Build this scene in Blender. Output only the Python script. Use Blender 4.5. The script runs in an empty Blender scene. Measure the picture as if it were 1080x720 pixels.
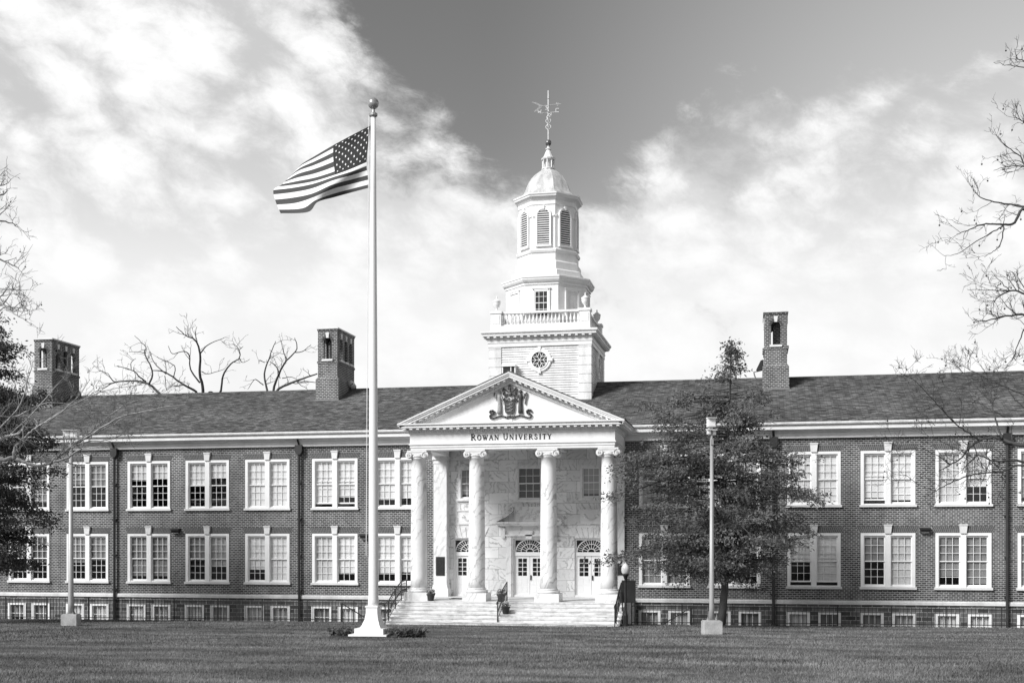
import bpy, math, random
import numpy as np
from mathutils import Vector, Matrix, noise as mnoise
R = math.radians
random.seed(7)
C = bpy.context.scene.collection
S = bpy.context.scene

# ------------------------------------------------------------------ camera
TH = math.atan(254/1250)          # the camera is turned this far left of the facade normal
F = 1250.0; ZC = 4.45             # focal length in photo pixels, camera height
cam = bpy.data.objects.new('camera', bpy.data.cameras.new('camera'))
C.objects.link(cam); S.camera = cam
cam.location = (0, 0, ZC); cam.rotation_euler = (R(90), 0, TH)
cam.data.sensor_width = 36; cam.data.lens = 36*F/1080
cam.data.shift_y = 209/1080; cam.data.clip_start = .1; cam.data.clip_end = 6000

def PX(x, Y): return Y*math.tan(math.atan((x-540)/F) - TH)
def P(x, y, Y):
    X = PX(x, Y); dz = Y*math.cos(TH) - X*math.sin(TH)
    return Vector((X, Y, ZC - (y-569)*dz/F))

# ------------------------------------------------------------------ sun and sky
SUN_AZ = Vector((-.62, -.72)); SUN_EL = 36
sd = bpy.data.lights.new('sun', 'SUN'); sd.energy = 2.8; sd.angle = R(20); sd.color = (1, 1, 1)
so = bpy.data.objects.new('sun', sd); C.objects.link(so); so.location = (-30, -20, 60)
dvec = Vector((SUN_AZ.x, SUN_AZ.y, 0)).normalized()*math.cos(R(SUN_EL)) + Vector((0, 0, math.sin(R(SUN_EL))))
so.rotation_euler = dvec.to_track_quat('Z', 'Y').to_euler()
S.view_settings.view_transform = 'Standard'; S.view_settings.look = 'None'
S.view_settings.exposure = .82; S.view_settings.gamma = 1; S.view_settings.use_curve_mapping = False

class NT:
    """small helper round a node tree"""
    def __init__(s, tree): s.t = tree; tree.nodes.clear()
    def n(s, typ, **kw):
        nd = s.t.nodes.new(typ)
        for k, v in kw.items(): setattr(nd, k, v)
        return nd
    def l(s, a, b): s.t.links.new(a, b)
    def inp(s, sock, v):
        if isinstance(v, (int, float)): sock.default_value = v
        elif isinstance(v, (tuple, list, Vector)): sock.default_value = v
        else: s.l(v, sock)
    def m(s, op, a, b=0.0, c=0.0, clamp=False):
        nd = s.n('ShaderNodeMath', operation=op, use_clamp=clamp)
        s.inp(nd.inputs[0], a); s.inp(nd.inputs[1], b)
        if len(nd.inputs) > 2: s.inp(nd.inputs[2], c)
        return nd.outputs[0]
    def vm(s, op, a, b=(0, 0, 0)):
        nd = s.n('ShaderNodeVectorMath', operation=op); s.inp(nd.inputs[0], a); s.inp(nd.inputs[1], b)
        return nd.outputs['Value'] if op in ('DOT_PRODUCT', 'LENGTH') else nd.outputs[0]
    def mr(s, v, a, b, c=0.0, d=1.0, smooth=True):
        nd = s.n('ShaderNodeMapRange', interpolation_type='SMOOTHSTEP' if smooth else 'LINEAR')
        s.inp(nd.inputs[0], v)
        for i, q in enumerate((a, b, c, d)): s.inp(nd.inputs[1+i], q)
        return nd.outputs[0]
    def noise(s, vec, scale, detail=4, rough=.55, dist=0.0):
        nd = s.n('ShaderNodeTexNoise'); s.inp(nd.inputs['Vector'], vec)
        nd.inputs['Scale'].default_value = scale; nd.inputs['Detail'].default_value = detail
        nd.inputs['Roughness'].default_value = rough; nd.inputs['Distortion'].default_value = dist
        return nd.outputs[0]
    def xyz(s, v):
        nd = s.n('ShaderNodeSeparateXYZ'); s.l(v, nd.inputs[0]); return nd.outputs
    def comb(s, x, y, z=0.0):
        nd = s.n('ShaderNodeCombineXYZ')
        for i, q in enumerate((x, y, z)): s.inp(nd.inputs[i], q)
        return nd.outputs[0]
    def mix(s, f, a, b):
        nd = s.n('ShaderNodeMix', data_type='FLOAT'); s.inp(nd.inputs[0], f); s.inp(nd.inputs[2], a); s.inp(nd.inputs[3], b)
        return nd.outputs[0]

W = bpy.data.worlds.new('World'); S.world = W; W.use_nodes = True
def dirpx(x, y):
    v = Vector((x-540, F, 569-y)).normalized()
    return Matrix.Rotation(TH, 3, 'Z') @ v
SKY_CLEAR = .56
def build_world():
    t = NT(W.node_tree)
    out = t.n('ShaderNodeOutputWorld'); bg = t.n('ShaderNodeBackground'); t.l(bg.outputs[0], out.inputs[0])
    bg.inputs['Strength'].default_value = .1
    sky = t.n('ShaderNodeTexSky', sky_type='NISHITA'); sky.sun_disc = False
    sky.sun_elevation = R(SUN_EL); sky.sun_rotation = math.atan2(SUN_AZ.x, SUN_AZ.y)
    bw = t.n('ShaderNodeRGBToBW'); t.l(sky.outputs[0], bw.inputs[0])
    tc = t.n('ShaderNodeTexCoord'); d = t.vm('NORMALIZE', tc.outputs['Generated'])
    x, y, z = t.xyz(d)
    p = t.comb(t.m('ADD', x, t.m('MULTIPLY', z, .35)), y, t.m('MULTIPLY', z, 1.5))
    wn = t.n('ShaderNodeTexNoise'); t.l(p, wn.inputs['Vector']); wn.inputs['Scale'].default_value = 9; wn.inputs['Detail'].default_value = 4
    wv = t.n('ShaderNodeVectorMath', operation='SCALE'); t.l(t.vm('SUBTRACT', wn.outputs[1], (.5, .5, .5)), wv.inputs[0]); wv.inputs['Scale'].default_value = .055
    p = t.vm('ADD', p, wv.outputs[0])
    n1 = t.noise(p, 6.0, 3, .5)
    n2 = t.noise(t.vm('ADD', p, (7.3, 2.1, 4.0)), 14.0, 9, .70)
    vo = t.n('ShaderNodeTexVoronoi', feature='F1'); t.l(p, vo.inputs['Vector']); vo.inputs['Scale'].default_value = 17; vo.inputs['Detail'].default_value = 1; vo.inputs['Roughness'].default_value = .5
    puff = t.m('SUBTRACT', 1.0, vo.outputs['Distance'])
    nn = t.m('ADD', t.m('ADD', t.m('MULTIPLY', n1, .46), t.m('MULTIPLY', n2, .46)), t.m('MULTIPLY', t.m('SUBTRACT', puff, .26), .12))
    bias = 0.0
    def blob(px, py, rpx, w):
        nonlocal bias
        c = dirpx(px, py); r = math.atan(rpx/F)
        k = t.mr(t.vm('DOT_PRODUCT', d, tuple(c)), math.cos(r), 1.0, 0.0, w)
        bias = t.m('ADD', bias, k)
    # thick bank low over the horizon, open sky above it
    low = t.mr(z, .19, .40, .70, -.16)
    for b in ((60, 40, 360, .48), (90, 230, 420, .62), (265, 50, 170, .30), (340, 240, 190, .16), (480, 260, 170, .10), (380, 20, 120, .12), 
              (560, 50, 360, -.26), (760, 40, 300, -.26), (240, 128, 110, -.28), (330, 150, 90, -.16), (445, 120, 150, -.14), (940, 90, 150, -.22), (590, 210, 110, -.16),
              (830, 300, 330, .34), (1000, 215, 170, .30), (885, 75, 100, .26), (775, 130, 110, .20), (660, 190, 110, .22)):
        blob(*b)
    dens = t.m('ADD', t.m('ADD', t.m('ADD', t.m('MULTIPLY', t.m('SUBTRACT', nn, .5), 3.6), .52), bias), low)
    mask = t.mr(dens, .32, 1.0)
    # clear sky gets paler toward the right and the horizon
    c = dirpx(1130, 60); clr = t.m('POWER', t.mr(t.vm('DOT_PRODUCT', d, tuple(c)), math.cos(R(25)), 1.0, 0.0, 1.0, False), 1.6)
    clear = t.m('MULTIPLY', bw.outputs[0], t.mix(clr, SKY_CLEAR, SKY_CLEAR*2.3))
    horiz = t.mr(z, .17, .33, 1.0, 0.0)
    clear = t.mix(t.m('MULTIPLY', horiz, .45), clear, 3.6)
    clear = t.m('MINIMUM', clear, 4.5)
    # cloud brightness with soft modelling
    n3 = t.noise(t.vm('ADD', p, (1.7, 9.0, 2.0)), 13.0, 9, .70)
    cb = t.mr(t.m('ADD', t.m('MULTIPLY', n3, .7), t.m('MULTIPLY', puff, .3)), .27, .57, 3.5, 5.9)
    cb = t.mix(t.m('MULTIPLY', horiz, .82), cb, 5.6)
    col = t.mix(mask, clear, cb)
    g = t.n('ShaderNodeCombineColor')
    for i in range(3): t.l(col, g.inputs[i])
    t.l(g.outputs[0], bg.inputs['Color'])
build_world()

# ------------------------------------------------------------------ materials
M = {}
def gray(t, v):
    g = t.n('ShaderNodeCombineColor')
    for i in range(3): t.l(v, g.inputs[i])
    return g.outputs[0]
def newmat(name):
    m = bpy.data.materials.new(name); m.use_nodes = True; t = NT(m.node_tree)
    out = t.n('ShaderNodeOutputMaterial'); b = t.n('ShaderNodeBsdfPrincipled'); t.l(b.outputs[0], out.inputs[0])
    geo = t.n('ShaderNodeNewGeometry'); M[name] = m
    return m, t, b, geo.outputs['Position'], out
def bump(t, b, h, strength=.3, dist=.02):
    n = t.n('ShaderNodeBump'); n.inputs['Strength'].default_value = strength; n.inputs['Distance'].default_value = dist
    t.l(h, n.inputs['Height']); t.l(n.outputs[0], b.inputs['Normal'])
def simple(name, col, rough=.6, amt=.12, scale=3.0, metal=0.0, bumpy=0.0, coat=0.0, streak=False):
    m, t, b, pos, out = newmat(name)
    v = pos
    if streak: v = t.vm('MULTIPLY', pos, (1, 1, .12))
    n = t.noise(v, scale, 6, .65)
    n2 = t.noise(pos, scale*9, 3, .6)
    k = t.m('ADD', t.m('MULTIPLY', n, .7), t.m('MULTIPLY', n2, .3))
    t.l(gray(t, t.m('MULTIPLY', t.mr(k, .3, .7, 1-amt, 1+amt), col)), b.inputs['Base Color'])
    b.inputs['Roughness'].default_value = rough; b.inputs['Metallic'].default_value = metal
    b.inputs['Coat Weight'].default_value = coat
    if bumpy: bump(t, b, n2, bumpy, .01)
    return m
simple('white_paint', .76, .5, .10, .9, bumpy=.08, streak=True)
simple('weathered_white', .68, .55, .24, 1.6, streak=True)
simple('window_white', .82, .4, .04, 2)
simple('limestone', .68, .75, .12, 1.5, bumpy=.15)
simple('stone_band', .62, .75, .20, 1.2, bumpy=.2, streak=True)
simple('dark_iron', .015, .45, .3, 6)
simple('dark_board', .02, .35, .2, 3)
simple('bronze_plaque', .035, .35, .3, 14, metal=.3)
simple('downspout_metal', .022, .45, .3, 2)
simple('pole_paint', .78, .35, .06, 1.2, streak=True)
simple('galvanised', .36, .45, .15, 2.2, metal=.2, streak=True)
simple('concrete', .40, .85, .25, 3, bumpy=.3)
simple('dome_metal', .52, .5, .40, 2.4, streak=True)
simple('vane_metal', .62, .4, .15, 8)
simple('ball_metal', .16, .3, .2, 5, metal=.5)
simple('finial_metal', .34, .35, .2, 5, metal=.4)
simple('lamp_glass', .78, .25, .05, 5)
simple('crest_dark', .045, .5, .5, 18, bumpy=.3)
simple('crest_pale', .30, .5, .35, 18, bumpy=.3)
simple('crest_mid', .13, .5, .4, 18, bumpy=.3)
simple('letter_black', .012, .5, .2, 8)
simple('flashing', .20, .55, .2, 4)
simple('terracotta', .03, .7, .2, 6)
simple('petals', .62, .7, .5, 30)
simple('soil', .03, .95, .4, 5, bumpy=.5)
simple('flag_white', .78, .8, .04, 4)
simple('flag_dark', .05, .8, .08, 4)
simple('flag_canton', .009, .8, .10, 4)
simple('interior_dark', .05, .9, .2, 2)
simple('ground_gray', .07, .95, .3, .3, bumpy=.3)

def brickmat(name, bw, bh, c1, c2, mort, msize, amt=.25, rough=.85):
    m, t, b, pos, out = newmat(name)
    x, y, z = t.xyz(pos)
    v = t.comb(t.m('ADD', x, y), z)
    br = t.n('ShaderNodeTexBrick'); t.l(v, br.inputs['Vector'])
    br.offset = .5; br.inputs['Scale'].default_value = 1
    br.inputs['Color1'].default_value = (c1, c1, c1, 1); br.inputs['Color2'].default_value = (c2, c2, c2, 1)
    br.inputs['Mortar'].default_value = (mort, mort, mort, 1); br.inputs['Mortar Size'].default_value = msize
    br.inputs['Brick Width'].default_value = bw; br.inputs['Row Height'].default_value = bh; br.inputs['Mortar Smooth'].default_value = .1
    bwn = t.n('ShaderNodeRGBToBW'); t.l(br.outputs[0], bwn.inputs[0])
    n = t.noise(pos, .5, 7, .6); n2 = t.noise(t.vm('MULTIPLY', pos, (2.2, 2.2, .18)), 1.0, 6, .7)
    k = t.m('ADD', t.m('MULTIPLY', n, .5), t.m('MULTIPLY', n2, .5))
    val = t.m('MULTIPLY', bwn.outputs[0], t.mr(k, .3, .7, 1-amt, 1+amt))
    t.l(gray(t, val), b.inputs['Base Color']); b.inputs['Roughness'].default_value = rough
    bump(t, b, br.outputs['Fac'], -.4, .012)
    return m
brickmat('brick', .23, .098, .016, .085, .34, .015, .40)
brickmat('ashlar', .52, .22, .04, .15, .30, .016, .45)
simple('arch_brick', .085, .85, .45, 9)
simple('mortar', .24, .9, .15, 6)

def shingle():
    m, t, b, pos, out = newmat('shingle')
    x, y, z = t.xyz(pos)
    v = t.comb(t.m('ADD', x, t.m('MULTIPLY', y, 0.0)), t.m('MULTIPLY', z, 2.53))
    br = t.n('ShaderNodeTexBrick'); t.l(v, br.inputs['Vector'])
    br.offset = .37; br.offset_frequency = 2
    for k, q in (('Scale', 1), ('Brick Width', .34), ('Row Height', .15), ('Mortar Size', .012), ('Mortar Smooth', .3)): br.inputs[k].default_value = q
    br.inputs['Color1'].default_value = (.034,)*3+(1,); br.inputs['Color2'].default_value = (.115,)*3+(1,); br.inputs['Mortar'].default_value = (.02,)*3+(1,)
    bwn = t.n('ShaderNodeRGBToBW'); t.l(br.outputs[0], bwn.inputs[0])
    n = t.noise(t.vm('MULTIPLY', v, (1, 2.6, 1)), 2.2, 6, .72); n2 = t.noise(pos, .25, 4, .6)
    val = t.m('MULTIPLY', bwn.outputs[0], t.m('MULTIPLY', t.mr(n, .34, .66, .45, 1.9), t.mr(n2, .3, .7, .8, 1.2)))
    t.l(gray(t, val), b.inputs['Base Color']); b.inputs['Roughness'].default_value = .9
    bump(t, b, br.outputs['Fac'], -.4, .02)
shingle()

def marble(name, blocks, base=.80, vein=.30, scale=1.0):
    m, t, b, pos, out = newmat(name)
    x, y, z = t.xyz(pos)
    v = t.comb(t.m('ADD', x, t.m('MULTIPLY', y, .7)), z)
    if blocks:
        br = t.n('ShaderNodeTexBrick'); t.l(v, br.inputs['Vector']); br.offset = .5
        for k, q in (('Scale', 1), ('Brick Width', 1.05), ('Row Height', .58), ('Mortar Size', .010), ('Mortar Smooth', 0)): br.inputs[k].default_value = q
        br.inputs['Color1'].default_value = (0, 0, 0, 1); br.inputs['Color2'].default_value = (1, 1, 1, 1); br.inputs['Mortar'].default_value = (.5, .5, .5, 1)
        rv = t.n('ShaderNodeRGBToBW'); t.l(br.outputs[0], rv.inputs[0]); rnd = rv.outputs[0]
        ro = t.n('ShaderNodeVectorRotate', rotation_type='Z_AXIS'); t.l(v, ro.inputs['Vector'])
        t.l(t.m('MULTIPLY', rnd, 17.0), ro.inputs['Angle'])
        v2 = t.vm('ADD', ro.outputs[0], t.comb(t.m('MULTIPLY', rnd, 31.0), t.m('MULTIPLY', rnd, 57.0)))
    else:
        oi = t.n('ShaderNodeObjectInfo')
        v2 = t.vm('ADD', t.comb(t.m('ABSOLUTE', t.m('SUBTRACT', t.m('MULTIPLY', x, 1.0), t.m('MULTIPLY', y, .3))), t.m('MULTIPLY', z, .55)), t.comb(t.m('MULTIPLY', oi.outputs['Random'], 40), t.m('MULTIPLY', oi.outputs['Random'], 23)))
    w = t.n('ShaderNodeTexWave', wave_type='BANDS', bands_direction='DIAGONAL'); t.l(v2, w.inputs['Vector'])
    for k, q in (('Scale', 1.3*scale), ('Distortion', 12), ('Detail', 7), ('Detail Scale', 1.1), ('Detail Roughness', .62)): w.inputs[k].default_value = q
    n = t.noise(v2, 1.1, 5, .6, .6)
    ve = t.m('MULTIPLY', t.mr(w.outputs[1], .62, 1.0), t.mr(n, .38, .62))
    n2 = t.noise(pos, .7, 5, .6)
    val = t.mix(ve, t.m('MULTIPLY', t.mr(n2, .3, .7, .9, 1.05), base), vein)
    if blocks:
        val = t.m('MULTIPLY', val, t.mr(br.outputs['Fac'], 0, 1, 1, .55))
        val = t.m('MULTIPLY', val, t.mr(rnd, 0, 1, .84, 1.04))
    t.l(gray(t, val), b.inputs['Base Color']); b.inputs['Roughness'].default_value = .42
marble('marble_blocks', True, .80, .42, 1.3)
marble('marble_veined', False, .80, .46, 1.5)
marble('marble_plain', False, .76, .56, 1.2)
def stepmat():
    m, t, b, pos, out = newmat('marble_step')
    n = t.noise(t.vm('MULTIPLY', pos, (1, 2, 7)), 1.4, 6, .65); n2 = t.noise(pos, 5, 4, .6)
    k = t.m('ADD', t.m('MULTIPLY', n, .65), t.m('MULTIPLY', n2, .35))
    t.l(gray(t, t.mr(k, .30, .60, .34, .70)), b.inputs['Base Color']); b.inputs['Roughness'].default_value = .6
stepmat()

def glassmat():
    m, t, b, pos, out = newmat('glass')
    tr = t.n('ShaderNodeBsdfTransparent'); tr.inputs[0].default_value = (1, 1, 1, 1)
    gl = t.n('ShaderNodeBsdfGlossy'); gl.inputs['Roughness'].default_value = .03
    n = t.noise(pos, 2.2, 2, .5)
    bp = t.n('ShaderNodeBump'); bp.inputs['Strength'].default_value = .06; bp.inputs['Distance'].default_value = .05; t.l(n, bp.inputs['Height']); t.l(bp.outputs[0], gl.inputs['Normal'])
    ge = t.n('ShaderNodeNewGeometry')
    cs = t.m('ABSOLUTE', t.vm('DOT_PRODUCT', ge.outputs['Normal'], ge.outputs['Incoming']))
    fr = t.m('ADD', t.m('MULTIPLY', t.m('POWER', t.m('SUBTRACT', 1.0, cs), 5.0), .94), .06)
    mx = t.n('ShaderNodeMixShader'); t.l(fr, mx.inputs[0]); t.l(tr.outputs[0], mx.inputs[1]); t.l(gl.outputs[0], mx.inputs[2])
    t.l(mx.outputs[0], out.inputs[0])
glassmat()
def blindmat(name, col, slat):
    m, t, b, pos, out = newmat(name)
    x, y, z = t.xyz(pos)
    w = t.m('SINE', t.m('MULTIPLY', z, 2*math.pi/.12)) if slat else t.m('SINE', t.m('ADD', t.m('MULTIPLY', x, 38), t.m('MULTIPLY', t.noise(pos, 1.5, 2), 9)))
    n = t.noise(pos, 1.3, 5, .65)
    k = t.m('ADD', t.m('MULTIPLY', w, .05), t.mr(n, .3, .7, .88, 1.08))
    t.l(gray(t, t.m('MULTIPLY', k, col)), b.inputs['Base Color']); b.inputs['Roughness'].default_value = .9
for i, c in enumerate((.09, .20, .36, .52, .66)): blindmat('blind_%d' % i, c, i % 2 == 0)
def blind_tone(v): return M['blind_%d' % min(range(5), key=lambda i: abs((.2, .33, .48, .65, .8)[i]-v))]

def foliage(name, a, bb, scale=.8):
    m, t, b, pos, out = newmat(name)
    n = t.noise(pos, scale, 4, .6); oi = t.noise(pos, 11.0, 2, .6)
    k = t.m('ADD', t.m('MULTIPLY', n, .5), t.m('MULTIPLY', oi, .5))
    g = gray(t, t.mr(k, .33, .67, a, bb))
    df = t.n('ShaderNodeBsdfDiffuse'); tl = t.n('ShaderNodeBsdfTranslucent'); mx = t.n('ShaderNodeMixShader'); mx.inputs[0].default_value = .3
    t.l(g, df.inputs[0]); t.l(g, tl.inputs[0]); t.l(df.outputs[0], mx.inputs[1]); t.l(tl.outputs[0], mx.inputs[2]); t.l(mx.outputs[0], out.inputs[0])
foliage('conifer_leaf', .06, .27); foliage('evergreen_leaf', .04, .17); foliage('bed_leaf', .04, .26, 3)
simple('bark', .055, .95, .4, 6, bumpy=.5, streak=True)
simple('sycamore_bark', .30, .85, .65, 2.5, bumpy=.2)
simple('twig_bark', .05, .9, .4, 3); simple('pale_twig', .16, .9, .5, 3)
simple('dead_bark', .05, .9, .35, 1.5)
def lawnmat(name, lo, hi):
    m, t, b, pos, out = newmat(name)
    n1 = t.noise(t.vm('MULTIPLY', pos, (.55, 1.1, 0)), .5, 6, .62, .3); n2 = t.noise(t.vm('MULTIPLY', pos, (1, 1, 0)), 5, 5, .7); n3 = t.noise(t.vm('MULTIPLY', pos, (1, 2.2, 0)), 26, 3, .7)
    k = t.m('ADD', t.m('ADD', t.m('MULTIPLY', n1, .56), t.m('MULTIPLY', n2, .28)), t.m('MULTIPLY', n3, .16))
    t.l(gray(t, t.mr(k, .38, .64, lo, hi)), b.inputs['Base Color']); b.inputs['Roughness'].default_value = .95
    b.inputs['Specular IOR Level'].default_value = .15
lawnmat('lawn_turf', .06, .17); lawnmat('grass_blade', .08, .27)

# ------------------------------------------------------------------ mesh building
class MB:
    def __init__(s): s.v = []; s.f = []; s.mi = []
    def add(s, vs, fs, mi=0):
        o = len(s.v); s.v += [tuple(q) for q in vs]
        for f in fs: s.f.append(tuple(i+o for i in f)); s.mi.append(mi)
        return s
    def box(s, x0, x1, y0, y1, z0, z1, mi=0):
        return s.add([(x, y, z) for z in (z0, z1) for y in (y0, y1) for x in (x0, x1)],
                     [(0, 2, 3, 1), (4, 5, 7, 6), (0, 1, 5, 4), (1, 3, 7, 5), (3, 2, 6, 7), (2, 0, 4, 6)], mi)
    def cbox(s, c, sz): return s.box(c[0]-sz[0]/2, c[0]+sz[0]/2, c[1]-sz[1]/2, c[1]+sz[1]/2, c[2]-sz[2]/2, c[2]+sz[2]/2)
    def prism(s, poly, y0, y1, mi=0):           # polygon in XZ extruded along Y
        n = len(poly)
        vs = [(x, y0, z) for x, z in poly] + [(x, y1, z) for x, z in poly]
        return s.add(vs, [tuple(range(n)), tuple(reversed(range(n, 2*n)))] + [(i, n+i, n+(i+1) % n, (i+1) % n) for i in range(n)], mi)
    def xprism(s, poly, x0, x1, mi=0):          # polygon in YZ extruded along X
        n = len(poly)
        vs = [(x0, y, z) for y, z in poly] + [(x1, y, z) for y, z in poly]
        return s.add(vs, [tuple(range(n)), tuple(reversed(range(n, 2*n)))] + [(i, n+i, n+(i+1) % n, (i+1) % n) for i in range(n)], mi)
    def lathe(s, prof, c=(0, 0, 0), n=16, rot=0.0, sx=1, sy=1, cap=True):
        vs = []; fs = []; m = len(prof)
        for r, z in prof:
            for k in range(n):
                a = rot + 2*math.pi*k/n; vs.append((c[0]+r*sx*math.cos(a), c[1]+r*sy*math.sin(a), c[2]+z))
        for i in range(m-1):
            for k in range(n): fs.append((i*n+k, i*n+(k+1) % n, (i+1)*n+(k+1) % n, (i+1)*n+k))
        if cap: fs += [tuple(reversed(range(n))), tuple(range((m-1)*n, m*n))]
        return s.add(vs, fs)
    def oct(s, prof, c): return s.lathe([(a/math.cos(math.pi/8), z) for a, z in prof], c, 8, math.pi/8)
    def tube(s, pts, rad, n=6, cap=True):
        pts = [Vector(p) for p in pts]
        if isinstance(rad, (int, float)): rad = [rad]*len(pts)
        vs = []; fs = []; up = None
        for i, p in enumerate(pts):
            d = (pts[min(i+1, len(pts)-1)] - pts[max(i-1, 0)])
            d = d.normalized() if d.length > 1e-9 else Vector((0, 0, 1))
            if up is None: up = d.orthogonal().normalized()
            up = (up - d*up.dot(d)); up = up.normalized() if up.length > 1e-6 else d.orthogonal().normalized()
            w = d.cross(up)
            for k in range(n):
                a = 2*math.pi*k/n; vs.append(p + (up*math.cos(a) + w*math.sin(a))*rad[i])
        for i in range(len(pts)-1):
            for k in range(n): fs.append((i*n+k, i*n+(k+1) % n, (i+1)*n+(k+1) % n, (i+1)*n+k))
        if cap: fs += [tuple(reversed(range(n))), tuple(range((len(pts)-1)*n, len(pts)*n))]
        return s.add(vs, fs)
    def ribbon(s, pts, w, y0, y1):               # thick polyline in XZ
        for (a, b) in zip(pts[:-1], pts[1:]):
            dx, dz = b[0]-a[0], b[1]-a[1]; L = math.hypot(dx, dz)
            if L < 1e-6: continue
            nx, nz = -dz/L*w/2, dx/L*w/2; ex, ez = dx/L*w*.15, dz/L*w*.15
            s.prism([(a[0]-ex+nx, a[1]-ez+nz), (a[0]-ex-nx, a[1]-ez-nz), (b[0]+ex-nx, b[1]+ez-nz), (b[0]+ex+nx, b[1]+ez+nz)], y0, y1)
        return s
    def sphere(s, c, r, n=8, sx=1, sy=1, sz=1):
        m = max(4, n//2+1)
        return s.lathe([(max(1e-4, r*math.sin(math.pi*i/m)), -r*sz*math.cos(math.pi*i/m)) for i in range(m+1)], c, n, 0, sx, sy)
    def xform(s, mat, start=0):
        for i in range(start, len(s.v)): s.v[i] = tuple(mat @ Vector(s.v[i]))
        return s
    def build(s, name, mats, parent=None, loc=(0, 0, 0), smooth=False, rot=None):
        me = bpy.data.meshes.new(name); me.from_pydata(s.v, [], s.f)
        for m in (mats if isinstance(mats, (list, tuple)) else [mats]): me.materials.append(M[m] if isinstance(m, str) else m)
        if any(s.mi): me.polygons.foreach_set('material_index', s.mi)
        if smooth: me.polygons.foreach_set('use_smooth', [True]*len(me.polygons))
        me.update()
        o = bpy.data.objects.new(name, me); C.objects.link(o); o.location = loc
        if rot: o.rotation_euler = rot
        if parent: o.parent = parent
        return o
def tag(o, label=None, cat=None, group=None, kind=None):
    for k, v in (('label', label), ('category', cat), ('group', group), ('kind', kind)):
        if v: o[k] = v
    return o
def empty(name, loc, label=None, cat=None, group=None, rz=0):
    o = bpy.data.objects.new(name, None); C.objects.link(o); o.location = loc; o.rotation_euler = (0, 0, rz)
    o.empty_display_size = .3
    return tag(o, label, cat, group)
def dup(o, parent=None, loc=None, rot=None):
    c = o.copy(); C.objects.link(c); c.parent = parent
    if loc is not None: c.location = loc
    if rot is not None: c.rotation_euler = rot
    for ch in list(o.children):
        dup(ch, c)
    return c

# ------------------------------------------------------------------ ground and lawn
def lawn_z(x, y): return .46 + (54-y)*.04 + .0053*(x+12)
MB().add([(-3000, -3000, -.6), (3000, -3000, -.6), (3000, 3000, -.6), (-3000, 3000, -.6)], [(0, 1, 2, 3)]).build('ground', 'ground_gray')['kind'] = 'structure'
def build_lawn():
    xs = np.linspace(-90, 70, 81); ys = np.linspace(-30, 57.5, 60); mb = MB(); nx = len(xs)
    def zz(x, y):
        k = .035*mnoise.noise((x*.12, y*.12, 3)) + .015*mnoise.noise((x*.5, y*.5, 1))
        return lawn_z(x, y) + k*(1 if y < 52 else .5)
    vs = [(x, y, zz(x, y)) for y in ys for x in xs]
    fs = [(j*nx+i, j*nx+i+1, (j+1)*nx+i+1, (j+1)*nx+i) for j in range(len(ys)-1) for i in range(nx-1)]
    o = len(vs); L = (len(ys)-1)*nx
    vs += [(x, ys[-1]+.02, -.62) for x in xs]
    fs += [(L+i, L+i+1, o+i+1, o+i) for i in range(nx-1)]
    mb.add(vs, fs).build('lawn', 'lawn_turf', smooth=True)['kind'] = 'structure'
build_lawn()

# ------------------------------------------------------------------ the building
XC, YF = -11.6, 61.3
B = empty('university_building', (XC, YF, 0), 'long brick university building with white columned portico, clock-style cupola tower and dark shingle roof', 'building')
OFF = [7.14, 10.69, 14.6, 18.16, 21.7, 25.5, 29.2, 32.9]
OFF_ALL = sorted([-o for o in OFF] + OFF)
HALF = 38.5
WZ = [(2.12, 4.79), (6.20, 8.86)]; WW = 1.30
BW_OFF = .76; BWW = .57                                    # basement windows: half spacing, half width
def holes_wall(mb, x0, x1, z0, z1, holes, y0, y1):
    """front sheet at y0 with openings, reveals going back to y1, back sheet at y1"""
    xs = sorted({x0, x1, *[h[0] for h in holes], *[h[1] for h in holes]})
    zs = sorted({z0, z1, *[h[2] for h in holes], *[h[3] for h in holes]})
    idx = {}
    def vid(i, j, y):
        if (i, j, y) not in idx: idx[(i, j, y)] = len(mb.v); mb.v.append((xs[i], y, zs[j]))
        return idx[(i, j, y)]
    for i in range(len(xs)-1):
        for j in range(len(zs)-1):
            cx, cz = (xs[i]+xs[i+1])/2, (zs[j]+zs[j+1])/2
            if any(h[0] < cx < h[1] and h[2] < cz < h[3] for h in holes): continue
            mb.f.append((vid(i, j, y0), vid(i+1, j, y0), vid(i+1, j+1, y0), vid(i, j+1, y0))); mb.mi.append(0)
            mb.f.append((vid(i, j, y1), vid(i, j+1, y1), vid(i+1, j+1, y1), vid(i+1, j, y1))); mb.mi.append(0)
    for (a, b, c, d) in holes:
        mb.add([(a, y0, c), (b, y0, c), (b, y0, d), (a, y0, d), (a, y1, c), (b, y1, c), (b, y1, d), (a, y1, d)],
               [(0, 4, 5, 1), (1, 5, 6, 2), (2, 6, 7, 3), (3, 7, 4, 0)])
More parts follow.
